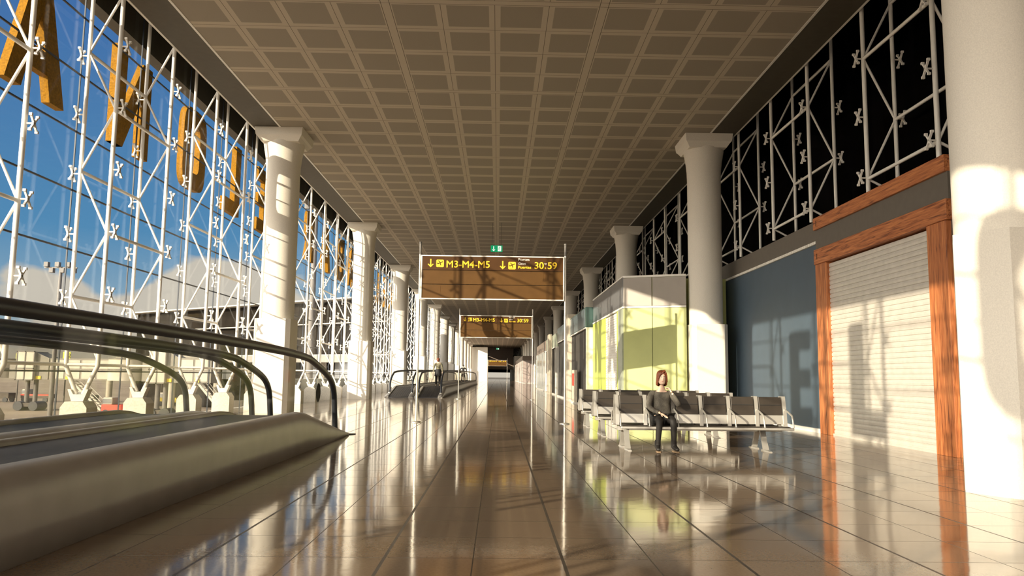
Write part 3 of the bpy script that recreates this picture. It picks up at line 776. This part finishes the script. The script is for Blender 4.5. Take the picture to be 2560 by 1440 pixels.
def fingers(wrist, palm, dirv, side, curl=.5):
    """five finger chains rooted in the palm"""
    wrist, palm = Vector(wrist), Vector(palm); d = Vector(dirv).normalized(); sd = Vector(side).normalized(); nn = d.cross(sd)
    res = []
    for k, ln in enumerate((.068, .075, .07, .055)):
        root = palm+sd*(.027-.018*k)
        p1 = root+d*ln*.45-nn*.004; d2 = (d-nn*curl).normalized(); p2 = p1+d2*ln*.35; d3 = (d-nn*curl*2).normalized(); p3 = p2+d3*ln*.28
        res.append(skinned([(*root, .009), (*p1, .0085), (*p2, .008), (*p3, .0065)], chain(0, 1, 2, 3), 1))
    t0 = wrist+(palm-wrist)*.35+sd*.02; t1 = t0+sd*.03+d*.02; t2 = t1+d*.035+sd*.006
    res.append(skinned([(*t0, .011), (*t1, .0095), (*t2, .008)], chain(0, 1, 2), 1))
    return res
def head_mesh(c, yaw=0.0, k=1.0):
    """face towards -y; c = centre of head"""
    b = MB(); rings = []
    prof = [(-.120, .028, .026, -.048), (-.112, .044, .044, -.036), (-.092, .056, .062, -.022), (-.065, .064, .078, -.010), (-.03, .070, .088, -.002), (.0, .073, .093, .0), (.035, .074, .095, .004), (.07, .067, .088, .008), (.098, .05, .068, .010), (.115, .024, .034, .010), (.119, .004, .006, .010)]
    for z, rx, ry, oy in prof:
        ring_ = []
        for a in range(20):
            t = 2*PI*a/20; x = rx*math.sin(t); y = -ry*math.cos(t)+oy
            f = max(0, math.cos(t))**6
            if abs(z+.03) < .02: y -= .013*f*(1 if abs(x) < .02 else 0)     # nose bridge and tip
            if abs(z) < .01: y += .004*f
            ring_.append((x*k, y*k, z*k))
        rings.append(ring_)
    b.loft(rings)
    b.loft([[(s*w*k, (-.088-dd)*k, z*k) for s, dd in ((-1, 0), (-.5, .5*h), (0, h), (.5, .5*h), (1, 0))] for z, w, h in ((.012, .006, .004), (-.015, .009, .014), (-.038, .014, .022), (-.046, .010, .004))])
    for s in (-1, 1): b.ball((s*.074*k, .012*k, -.012*k), (.01*k, .018*k, .03*k), 10, 6)
    b.move(Matrix.Translation(Vector(c)) @ Matrix.Rotation(yaw, 4, 'Z'))
    return b.mesh('head', M['skin'])
def person_face(c, root, body):
    c = Vector(c)
    e = MB(); 
    for s in (-1, 1): e.ball(c+Vector((s*.030, -.084, .004)), (.0125, .006, .0065), 10, 6)
    e.build('eyes', M['eyew'], root)
    e = MB()
    for s in (-1, 1):
        e.ball(c+Vector((s*.030, -.089, .004)), (.006, .003, .006), 8, 6); e.bar(c+Vector((s*.016, -.090, .026)), c+Vector((s*.046, -.082, .025)), .006, .006)
    e.build('irises_and_brows', M['eye'], root)
    MB().ball(c+Vector((0, -.082, -.066)), (.022, .008, .008), 12, 6).build('mouth', M['lip'], root)
def bob_hair(c, k=1.0):
    c = Vector(c); b = MB(); rings = []
    # shell open at the face: from crown down to the jaw
    for z, rx, ry, oy, a0 in ((.138, .012, .014, .012, 0), (.130, .05, .06, .012, 0), (.108, .076, .092, .012, 0), (.075, .088, .108, .012, .30), (.03, .092, .112, .016, .72), (-.03, .096, .112, .02, .92), (-.09, .102, .108, .024, 1.0), (-.128, .100, .10, .026, 1.04), (-.142, .086, .084, .03, 1.05)):
        r_ = []
        n = 24
        for i in range(n+1):
            t = a0+(2*PI-2*a0)*i/n
            r_.append((c.x+rx*math.sin(t)*k, c.y+(-ry*math.cos(t)+oy)*k, c.z+z*k))
        inner = [(c.x+(p[0]-c.x)*.80, c.y+oy+(p[1]-c.y-oy)*.80, p[2]-.012*k) for p in reversed(r_)]
        rings.append(r_+inner)
    b.loft(rings); return b
def seated_woman():
    root = empty('person', (3.15, 14.2, 0)); tag(root, 'red haired woman in grey sweater and black skirt sitting on the front bench', 'person')
    X, Yc = 3.15, 14.2
    def W(x, y, z, r): return (x, y-14.2, z, r)
    pts = [W(0, 14.26, .53, (.13, .10)), W(0, 14.28, .68, (.10, .075)), W(0, 14.28, .85, (.10, .07)), W(0, 14.288, 1.0, (.135, .078)), W(0, 14.283, 1.07, (.062, .056)), W(.0, 14.27, 1.17, .046),   # 0-5
           W(-.165, 14.28, .99, .032), W(-.235, 14.24, .775, .024), W(-.075, 14.0, .655, .022),      # 6-8 right arm
           W(.165, 14.28, .99, .032), W(.275, 14.17, .80, .024), W(.165, 14.16, 1.02, .022),       # 9-11 left arm
           W(-.09, 14.2, .535, .085), W(-.115, 13.90, .545, .052), W(-.125, 13.96, .30, .040), W(-.13, 14.0, .10, .028), W(-.145, 13.88, .04, .030),   # 12-16
           W(.09, 14.2, .535, .085), W(.125, 13.90, .545, .052), W(.145, 13.96, .30, .040), W(.155, 14.0, .10, .028), W(.178, 13.88, .04, .030)]       # 17-21
    ed = chain(0, 1, 2, 3, 4, 5)+[(3, 6)]+chain(6, 7, 8)+[(3, 9)]+chain(9, 10, 11)+[(0, 12)]+chain(12, 13, 14, 15, 16)+[(0, 17)]+chain(17, 18, 19, 20, 21)
    body = [skinned(pts, ed)]
    hc = (.0, 14.255-14.2, 1.285)
    body.append(head_mesh(hc))
    # resting hand on the lap, the other hand at the collar
    pr = W(-.075, 14.0, .655, 0); pp = W(-.02, 13.93, .625, 0)
    body.append(skinned([(*pr[:3], .024), (pp[0], pp[1], pp[2], (.036, .016))], [(0, 1)], 2)); body += fingers(pr[:3], pp[:3], (.5, -.45, -.7), (-.55, -.7, .0), .25)
    q = W(.165, 14.16, 1.02, 0); qp = W(.125, 14.175, 1.085, 0)
    body.append(skinned([(*q[:3], .024), (qp[0], qp[1], qp[2], (.034, .017))], [(0, 1)], 2)); body += fingers(q[:3], qp[:3], (-.8, .15, .45), (.1, -.9, .3), .5)
    bo = join('body', body, M['skin'], root)
    # clothes
    swm = MB(); rings = []; nseg = 24
    for zc, rx, ry, yc, dip in ((.545, .168, .138, .055, 0), (.60, .172, .138, .06, 0), (.70, .152, .116, .07, 0), (.82, .142, .106, .08, 0), (.90, .150, .104, .083, 0), (.96, .166, .096, .085, .004), (1.0, .170, .088, .087, .008), (1.03, .155, .080, .088, .016), (1.052, .128, .074, .088, .026), (1.05, .118, .068, .088, .028)):
        rings.append([(rx*math.sin(2*PI*k/nseg), yc-ry*math.cos(2*PI*k/nseg), zc-dip*max(0, math.cos(2*PI*k/nseg))) for k in range(nseg)])
    swm.loft(rings, cap=False)
    sweater = swm.build('sweater', M['knit'], root)
    for a in ((W(-.150, 14.285, 1.0, .058), W(-.185, 14.28, .985, .058), W(-.222, 14.26, .88, .053), W(-.243, 14.24, .775, .048), W(-.20, 14.16, .715, .043), W(-.105, 14.03, .668, .034)),
              (W(.150, 14.285, 1.0, .058), W(.185, 14.28, .985, .058), W(.24, 14.235, .89, .053), W(.283, 14.17, .795, .048), W(.25, 14.145, .87, .043), W(.18, 14.155, .99, .034))):
        pth = [Vector((q[0], q[1], q[2], q[3])) for q in a]
        for _ in range(2):
            o_ = [pth[0]]
            for p_, q_ in zip(pth, pth[1:]): o_ += [p_*.75+q_*.25, p_*.25+q_*.75]
            pth = o_+[pth[-1]]
        sv = MB(); sv.tube([p_.xyz for p_ in pth], [p_[3] for p_ in pth], 14); sv.ball(pth[0].xyz, .056, 14, 8)
        sv.build('sleeve', M['knit'], sweater)
    sk = [W(0, 14.27, .585, (.175, .135)), W(-.11, 14.2, .535, (.118, .09)), W(-.12, 14.0, .545, (.10, .078)), W(.11, 14.2, .535, (.118, .09)), W(.125, 14.0, .545, (.10, .078))]
    join('skirt', [skinned(sk, [(0, 1), (1, 2), (0, 3), (3, 4)])], M['black'], root)
    for s, idx in ((-1, (12, 13, 14, 15)), (1, (17, 18, 19, 20))):
        q = [pts[i] for i in idx]; q = [(a, b, c, (r if not isinstance(r, tuple) else r[0])+.016) for a, b, c, r in q]
        q.append((pts[idx[3]+1][0], pts[idx[3]+1][1]+.04, pts[idx[3]+1][2]+.012, .04))
        join('tights', [skinned(q, chain(0, 1, 2, 3, 4))], M['tights'], root)
        a, f = pts[idx[3]], pts[idx[3]+1]
        bt = join('boot', [skinned([(a[0], a[1]+.015, .21, .058), (a[0], a[1]+.025, .08, .060), (f[0], f[1]+.01, .048, (.043, .036)), (f[0]+(f[0]-a[0])*.4, f[1]-.06, .040, (.036, .026))], chain(0, 1, 2, 3))], M['boot'], root)
        MB().loft([[(a[0]+(f[0]-a[0])*t+sx*w, a[1]+.06+(f[1]-.09-a[1]-.06)*t, z) for sx, z in ((-1, 0), (1, 0), (1, .012), (-1, .012))] for t, w in ((0, .028), (.2, .036), (.7, .044), (.9, .04), (1, .022))], smooth=False).build('sole', M['sole'], bt)
    h = bob_hair(hc)
    # side swept fringe and strands framing the face
    cx, cy, cz = hc
    def lock(p, w, t):
        p = [Vector(q) for q in p]
        h.loft([[(q.x-w*.3*f, q.y+t, q.z-w*.5), (q.x+w*.6*f, q.y-t*.3, q.z-w*.2), (q.x+w*.6*f, q.y+t*.3, q.z+w*.5), (q.x-w*.3*f, q.y+t*1.6, q.z+w*.4)] for q, f in zip(p, (1, 1, 1, .9, .8, .7))])
    lock([(cx+.030, cy-.066, cz+.122), (cx+.0, cy-.086, cz+.104), (cx-.032, cy-.090, cz+.076), (cx-.058, cy-.080, cz+.042), (cx-.074, cy-.064, cz+.0), (cx-.084, cy-.046, cz-.05)], .042, .018)
    lock([(cx+.028, cy-.066, cz+.122), (cx+.045, cy-.074, cz+.10), (cx+.062, cy-.070, cz+.065), (cx+.074, cy-.060, cz+.025), (cx+.082, cy-.048, cz-.02), (cx+.088, cy-.036, cz-.07)], .032, .016)
    h.build('hair', M['hair'], root)
    person_face(hc, root, bo)
    return root
seated_woman()
def standing(name_label, x, y, z0, hgt, top, bottom, woman):
    root = empty('person', (x, y, z0)); tag(root, name_label, 'person'); k = hgt/1.70
    def P(a, b, c, r): return (a*k, b*k, c*k, tuple(q*k for q in r) if isinstance(r, tuple) else r*k)
    sp = .11 if woman else .17
    armL = [(-.26, .03, 1.12, .028), (-.27, -.03, .90, .022)] if woman else [(-.34, .04, 1.18, .032), (-.22, -.10, 1.02, .024)]
    armR = [(.25, .03, 1.12, .028), (.26, -.03, .90, .022)] if woman else [(.33, .04, 1.18, .032), (.22, -.10, 1.02, .024)]
    sh = .17 if woman else .20
    raw = [(0, 0, .93, (.13, .1)), (0, .01, 1.1, (.11, .085)), (0, .0, 1.28, (.135, .095)), (0, .02, 1.40, (.10, .07)), (0, .01, 1.47, .05), (0, 0, 1.54, .048),
           (-sh, .01, 1.37, .052), *armL, (sh, .01, 1.37, .052), *armR,
           (-.09, 0, .86, .088), (-sp*.9, -.01, .49, .06), (-sp, .02, .1, .04), (-sp*1.05, -.1 if False else .13, .035, .036),
           (.09, 0, .86, .088), (sp*.9, -.01, .49, .06), (sp, .02, .1, .04), (sp*1.05, .13, .035, .036)]
    pts = [P(*r) for r in raw]
    ed = chain(0, 1, 2, 3, 4, 5)+[(3, 6)]+chain(6, 7, 8)+[(3, 9)]+chain(9, 10, 11)+[(0, 12)]+chain(12, 13, 14, 15)+[(0, 16)]+chain(16, 17, 18, 19)
    hc = (0, .0, 1.585*k)
    body = [skinned(pts, ed), head_mesh(hc, PI, .95*k)]
    for i, s in ((8, -1), (11, 1)):
        w = Vector(pts[i][:3]); dv = Vector((0, -.1, -1)) if woman else Vector((-s*.7, -.5, -.3)); pm = w+dv.normalized()*.07*k
        body.append(skinned([(*w, .026*k), (*pm, (.035*k, .016*k))], [(0, 1)], 2)); body += fingers(w, pm, dv, (0, 1, 0), .3)
    join('body', body, M['skin'], root)
    g = .026
    tp = [pts[i] for i in (0, 1, 2, 3, 6, 7, 8, 9, 10, 11)]
    tp = [(a, b, c, tuple(q+g for q in r) if isinstance(r, tuple) else r+g) for a, b, c, r in tp]
    join('sweater' if woman else 'jacket', [skinned(tp, chain(0, 1, 2, 3)+[(3, 4)]+chain(4, 5, 6)+[(3, 7)]+chain(7, 8, 9))], top, root)
    for i in (12, 16):
        q = [(a, b, c, (r if not isinstance(r, tuple) else r[0])+(.014 if woman else .03)) for a, b, c, r in pts[i:i+3]]
        join('tights' if woman else 'trouser_leg', [skinned(q, chain(0, 1, 2))], bottom, root)
        a, f = pts[i+2], pts[i+3]
        join('shoe', [skinned([(a[0], a[1]-.02, .06, .046), (f[0], f[1], .035, (.042, .03))], [(0, 1)])], M['boot'], root)
    if woman:
        MB().lathe([(.158*k, 1.04*k), (.185*k, .90*k), (.205*k, .74*k), (.225*k, .62*k), (.21*k, .62*k)], 0, .0, 20, True).build('skirt', M['black'], root)
        hb = MB(); hb.ball((0, -.015*k, 1.60*k), (.098*k, .108*k, .125*k), 16, 10); hb.ball((0, -.09*k, 1.55*k), (.06*k, .05*k, .07*k), 12, 8); hb.build('hair', M['hair'], root)
    else:
        join('hips', [skinned([(0, 0, 1.02*k, (.165*k, .13*k)), (0, 0, .90*k, (.215*k, .15*k)), (0, 0, .74*k, (.19*k, .14*k))], [(0, 1), (1, 2)])], bottom, root)
        hb = MB(); hb.ball((0, -.012*k, 1.62*k), (.088*k, .105*k, .10*k), 16, 10); hb.build('hair', mat('dark_hair', (.03, .022, .018), .6), root)
    return root
standing('woman in olive sweater and short black skirt standing with her back turned', -3.62, 50.2, .565, 1.80, M['olive'], M['tights'], True)
standing('man in dark clothes with hands on hips standing on the far walkway beyond the woman', -3.55, 85.0, .565, 1.86, M['black'], M['cart'], False)

# ------------------------------------------------------------------ outside: apron, pier, jet bridges, masts
ZG = -3.5
g = MB().box(-700, -9.35, -500, 900, ZG-.2, ZG).build('apron', M['apron']); struct(g, 'pale concrete apron outside the glass')
struct(MB().box(-9.75, -9.35, 33.5, 205, ZG, 1.02).build('trim_12', M['plinth']), 'low white parapet outside the glass')
struct(MB().box(-9.55, -9.35, YB, 33.5, ZG, 0).build('trim_13', M['plinth']))
pierd = empty('pier_building', (-42, 109, ZG)); tag(pierd, 'long dark pier building with flat roof beyond the glass wall', 'building')
dv = Vector((-25, 18.7, 0)).normalized(); nv = Vector((-dv.y, dv.x, 0))   # along, and towards the far side
nv = Vector((dv.y, -dv.x, 0)) if Vector((dv.y, -dv.x, 0)).y > 0 else nv
A0 = Vector((-30, 100, 0))-dv*21; LEN = 21+33
def slab(s0, s1, n0, n1, z0, z1):
    P = [A0+dv*s0+nv*n0, A0+dv*s1+nv*n0, A0+dv*s1+nv*n1, A0+dv*s0+nv*n1]
    return MB().prism([(p.x, p.y) for p in P], 2, z0, z1)
at(slab(0, LEN, 2, 6, ZG, 10.0).build('wall', M['pier'], pierd), pierd)
at(slab(0, LEN+1, .4, 6, 10.0, 10.18).build('roof_edge', M['pierlight'], pierd), pierd)
at(slab(0, LEN+1, 1.2, 2, 7.2, 7.32).build('ledge', M['pierlight'], pierd), pierd)
at(slab(0, LEN, 1.6, 2, 3.4, 3.6).build('ledge', M['pierlight'], pierd), pierd)
for k in range(11):
    at(slab(1+k*5.6, 3.4+k*5.6, 1.9, 2.05, .4, 3.0).build('window', M['gglass'], pierd), pierd)
for k in range(9):
    c = A0+dv*(3+k*7)+nv*.9
    at(MB().tube([(c.x, c.y, ZG), (c.x, c.y, 2.6)], .45, 12).build('pillar', M['pierlight'], pierd), pierd)
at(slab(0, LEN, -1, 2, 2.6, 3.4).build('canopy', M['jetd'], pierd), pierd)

def pt(x, yimg, D): # metres at distance D straight ahead for a measured bearing (columns right of 1245, rows below 940)
    return ((x-1245)/1963*D+.19, D, 1.28-(yimg-941-(x-1245)*.0105)/1963*D)
def jet_bridge(D, x0, label, sc=1.0, tl=22, ns=9, lift=-.62):
    X, Y, _ = pt(x0, 940, D); root = empty('jet_bridge', (X, Y, ZG)); tag(root, label, 'jet bridge', 'jet bridges on the apron')
    def B(x0, x1, y0, y1, z0, z1): return MB().box(x0*sc, x1*sc, y0*sc, y1*sc, z0-ZG+lift, z1-ZG+lift)
    MB().lathe([(2.2*sc, .95-ZG+lift), (2.2*sc, 3.1-ZG+lift)], -2.2*sc, 0, 20, True).build('rotunda', M['jet'], root)
    rb = MB().lathe([(2.25*sc, 1.95-ZG+lift), (2.25*sc, 2.15-ZG+lift)], -2.2*sc, 0, 20, True); rb.lathe([(2.28*sc, 3.1-ZG+lift), (2.28*sc, 3.25-ZG+lift)], -2.2*sc, 0, 20, True); rb.build('band', M['mast'], root)
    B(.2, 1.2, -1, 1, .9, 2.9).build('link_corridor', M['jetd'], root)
    B(1.3, 3.4, -1.6, 1.2, .75, 4.1).build('cab', M['jet'], root)
    cf = MB()
    for x in (1.28, 2.25, 3.3): cf.box(x*sc, (x+.12)*sc, -1.66*sc, -1.58*sc, .7-ZG+lift, 4.15-ZG+lift)
    for z in (.7, 2.05, 4.05): cf.box(1.28*sc, 3.42*sc, -1.66*sc, -1.58*sc, z-ZG+lift, z+.13-ZG+lift)
    cf.build('cab_frame', M['mast'], root)
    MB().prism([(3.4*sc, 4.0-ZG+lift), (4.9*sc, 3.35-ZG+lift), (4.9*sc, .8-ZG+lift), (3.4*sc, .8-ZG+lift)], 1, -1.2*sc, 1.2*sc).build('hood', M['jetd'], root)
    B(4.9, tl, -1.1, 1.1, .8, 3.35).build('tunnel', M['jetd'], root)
    pn = MB()
    for k in range(ns):
        for z in (.95, 2.15): pn.box((5.1+1.85*k)*sc, (6.7+1.85*k)*sc, -1.15*sc, -1.09*sc, z-ZG+lift, z+1.0-ZG+lift)
    pn.build('cladding', M['jet'], root)
    for x in (1.9, 2.9): MB().tube([(x*sc, 0, .55), (x*sc, 0, .8-ZG+lift)], .26, 10).build('leg', M['mast'], root)
    MB().box(1.2*sc, 3.6*sc, -.9*sc, .9*sc, .5-.02, .9).build('bogie', M['cart'], root)
    for x in (1.5, 3.3):
        MB().tube([(x*sc, -1.05*sc, .55), (x*sc, 1.05*sc, .55)], .55, 14).build('wheel', M['rubber'], root)
    MB().tube([((tl-3)*sc, 0, 0), ((tl-3)*sc, 0, .8-ZG+lift)], .5, 12).build('pillar', M['jet'], root)
    hz = MB(); 
    for x in (3.5, 7.0): hz.box(x*sc, (x+.6)*sc, -1.28*sc, -1.2*sc, .25-ZG, .6-ZG)
    hz.build('hazard_marking', M['hazard'], root)
    # stairs
    st = MB()
    for s in (-1, 1): st.bar((7.0*sc, s*.55*sc, .35-ZG), (11.0*sc, s*.55*sc, .15), .08, .22); st.bar((7.0*sc, s*.55*sc, 1.3-ZG), (11.0*sc, s*.55*sc, 1.15), .06, .06)
    for k in range(12): t = k/11; st.box((7.0+4*t)*sc, (7.0+4*t+.28)*sc, -.55*sc, .55*sc, .3-ZG+(.1-.3+ZG)*t, .36-ZG+(.1-.3+ZG)*t)
    for k in range(7): t = k/6; 
    st.build('staircase', M['alu'], root)
    return root
jet_bridge(96, 52, 'off-white jet bridge with drum and tall cab seen low at far left')
jet_bridge(82, 372, 'off-white jet bridge partly hidden behind the walkway handrails, nearer the pier', .8, 9, 2)
def gate_board(D, x, yt, txt, label):
    X, Y, Z = pt(x, yt, D); root = empty('gate_board', (X, Y, ZG)); tag(root, label, 'sign', 'yellow stand number boards')
    MB().tube([(0, 0, 0), (0, 0, Z-ZG-.8)], .09, 8).build('post', M['mast'], root)
    MB().box(-.46, .46, -.06, .06, Z-ZG-.85, Z-ZG).build('board', M['ysign'], root)
    put_text(txt, -.36, -.075, Z-ZG-.7, .72, M['black'], root, width=.72)
gate_board(100, 181, 884, '102', 'yellow stand number board left of the second white glazing leg')
gate_board(103, 66, 888, '1', 'yellow stand number board peeping out behind the left jet bridge cab')
gate_board(100, 438, 878, '104', 'yellow stand number board near the middle of the walkway glass')
def mast(D, x, ytop, label, r=.16, n=6, sp=.55):
    X, Y, Z = pt(x, ytop, D); root = empty('floodlight_mast', (X, Y, ZG)); tag(root, label, 'floodlight mast', 'apron floodlight masts')
    MB().tube([(0, 0, 0), (0, 0, Z-ZG)], [r*1.5, r], 10).build('pole', M['mast'], root)
    cr = MB(); cr.bar((-sp*n/2, 0, Z-ZG-.1), (sp*n/2, 0, Z-ZG-.1), .12, .12); cr.build('cross_arm', M['mast'], root)
    for k in range(n):
        l = MB(); xx = -sp*n/2+sp*(k+.5); zz = Z-ZG-(.35 if k % 2 else -.25)
        l.box(xx-.2, xx+.2, -.35, .1, zz-.28, zz+.2); l.build('floodlight', M['mast'], root)
mast(80, 150, 672, 'dark floodlight mast standing on the apron at the left, in front of the clouds')
mast(70, 778, 505, 'tall floodlight mast crowned with lamps just right of the nearest left column', r=.22, n=8, sp=.3)
def cart(D, x, yb, w, h, m, label, red=False):
    X, Y, Z = pt(x, yb, D); root = empty('service_cart', (X, Y, ZG)); tag(root, label, 'service vehicle', 'ground service vehicles on the apron')
    bevel(MB().box(-w/2, w/2, -.9, .9, .55, h*.62).build('body', M[m], root), .06)
    bevel(MB().box(-w/2+.1, -w/2+1.1, -.8, .8, h*.62, h).build('cabin', M['jet'], root), .08)
    MB().box(-w/2+.09, -w/2+1.0, -.82, -.79, h*.68, h*.92).build('windscreen', M['gglass'], root)
    for sx in (-1, 1):
        for sy in (-1, 1): MB().tube([(sx*(w/2-.5), sy*.95, .36), (sx*(w/2-.5), sy*.7, .36)], .36, 12).build('wheel', M['rubber'], root)
    if red: MB().box(-w/2, w/2, -.92, -.9, h*.5, h*.62).build('stripe', M['red'], root)
for a in ((120, 26, 1012, 3.6, 2.2, 'cart', 'dark baggage tractor parked on the apron at the far left edge'), (122, 118, 1016, 4.2, 1.9, 'cart', 'low service truck with red stripe under the left jet bridge', True), (86, 322, 1022, 3.4, 2.0, 'red', 'red and white service vehicle behind the third concrete plinth'), (124, 236, 1018, 3.0, 1.7, 'cart', 'small dark service cart behind the second concrete plinth'), (112, 438, 1012, 2.6, 1.9, 'hazard', 'small yellow service vehicle beyond the middle walkway handrail'), (96, 598, 1020, 4.4, 2.4, 'cart', 'dark van parked by the pier left of the nearest column')): cart(*a)
rl = empty('guard_rail', (pt(120, 1000, 60)[0], 60, ZG)); tag(rl, 'low pale guard rail on the apron in front of the jet bridge', 'guard rail')
b = MB(); n_ = MB()
for z in (.5, 1.1): b.tube([(-1.8, 0, z), (2.6, 0, z)], .05, 8)
for k in range(5): n_.tube([(-1.8+1.1*k, 0, 0), (-1.8+1.1*k, 0, 1.1)], .05, 8)
b.build('rail', M['white'], rl); n_.build('posts', M['white'], rl)

# ------------------------------------------------------------------ sky, sun, camera
GLOW, SKY, EXPO = 7.0, .85, .42
w = bpy.data.worlds.new('sky'); bpy.context.scene.world = w; w.use_nodes = True
nt = w.node_tree; N, L = nt.nodes, nt.links; N.clear()
out = N.new('ShaderNodeOutputWorld'); bg = N.new('ShaderNodeBackground')
tc = N.new('ShaderNodeTexCoord'); sp = N.new('ShaderNodeSeparateXYZ'); L.new(tc.outputs['Generated'], sp.inputs[0])
cr = N.new('ShaderNodeValToRGB'); e = cr.color_ramp.elements
e[0].position = 0.0; e[0].color = (.46, .42, .37, 1); e[1].position = 1; e[1].color = (.030, .088, .27, 1)
q = e.new(.06); q.color = (.28, .40, .48, 1)
q = e.new(.16); q.color = (.085, .245, .43, 1); q = e.new(.42); q.color = (.050, .138, .36, 1)
L.new(math_n(nt, 'MAXIMUM', sp.outputs[2], 0.0), cr.inputs[0])
mp = N.new('ShaderNodeMapping'); mp.inputs['Scale'].default_value = (3.2, 3.2, 5.2); mp.inputs['Location'].default_value = (.35, 1.9, .6); L.new(tc.outputs['Generated'], mp.inputs[0])
nz = N.new('ShaderNodeTexNoise'); nz.inputs['Scale'].default_value = 1.7; nz.inputs['Detail'].default_value = 5; nz.inputs['Roughness'].default_value = .45; L.new(mp.outputs[0], nz.inputs['Vector'])
# cumulus: thick near the horizon, thinning out with height
hgt = math_n(nt, 'MULTIPLY', sp.outputs[2], 2.3)
cl = math_n(nt, 'SUBTRACT', math_n(nt, 'SUBTRACT', nz.outputs['Fac'], .30), hgt)
cl = math_n(nt, 'MULTIPLY', cl, 22.0)
clamp = N.new('ShaderNodeClamp'); L.new(cl, clamp.inputs[0])
tone = mixc(nt, nz.outputs['Fac'], (.50, .43, .35), (.68, .59, .47))
col = mixc(nt, math_n(nt, 'MULTIPLY', clamp.outputs[0], .93), cr.outputs[0], tone)
# below the horizon: ground tone
low = math_n(nt, 'LESS_THAN', sp.outputs[2], -.002)
col = mixc(nt, low, col, (.22, .18, .14))
dt = N.new('ShaderNodeVectorMath'); dt.operation = 'DOT_PRODUCT'; L.new(tc.outputs['Generated'], dt.inputs[0]); dt.inputs[1].default_value = (-.667, -.70, .257)
glow = math_n(nt, 'MULTIPLY', math_n(nt, 'POWER', math_n(nt, 'MAXIMUM', dt.outputs['Value'], 0.0), 2.5), GLOW)
gl = N.new('ShaderNodeMix'); gl.data_type = 'RGBA'; gl.blend_type = 'ADD'; L.new(math_n(nt, 'MULTIPLY', glow, math_n(nt, 'SUBTRACT', 1.0, low)), gl.inputs[0]); gl.clamp_factor = False
L.new(col, gl.inputs[6]); gl.inputs[7].default_value = (1.0, .87, .70, 1)
L.new(gl.outputs[2], bg.inputs[0]); bg.inputs[1].default_value = SKY; L.new(bg.outputs[0], out.inputs[0])
sd = Vector((1, 1.05, -.385)).normalized()
su = bpy.data.lights.new('sun', 'SUN'); su.energy = 6.2; su.color = (1.0, .84, .62); su.angle = R(.35)
so = bpy.data.objects.new('sun', su); C.objects.link(so); so.rotation_euler = sd.to_track_quat('-Z', 'Y').to_euler(); so.location = (-40, -40, 30)

cam = bpy.data.cameras.new('camera'); co = bpy.data.objects.new('camera', cam); C.objects.link(co)
f_px, yaw, pit, rol = 1962.9, .016362, .111807, .012492
cam.sensor_width = 36; cam.lens = 36*f_px/2560; cam.clip_end = 3000; cam.clip_start = .05
F = Vector((math.sin(yaw)*math.cos(pit), math.cos(yaw)*math.cos(pit), math.sin(pit)))
r0 = Vector((math.cos(yaw), -math.sin(yaw), 0)); u0 = r0.cross(F)
cR = r0*math.cos(rol)+u0*math.sin(rol); cU = u0*math.cos(rol)-r0*math.sin(rol)
mw = Matrix(((cR.x, cU.x, -F.x, .187), (cR.y, cU.y, -F.y, 0), (cR.z, cU.z, -F.z, 1.28), (0, 0, 0, 1)))
co.matrix_world = mw
S = bpy.context.scene; S.camera = co
S.cycles.transparent_max_bounces = 40
S.view_settings.view_transform = 'Standard'; S.view_settings.look = 'None'; S.view_settings.gamma = 1; S.view_settings.exposure = EXPO
S.view_settings.use_curve_mapping = False
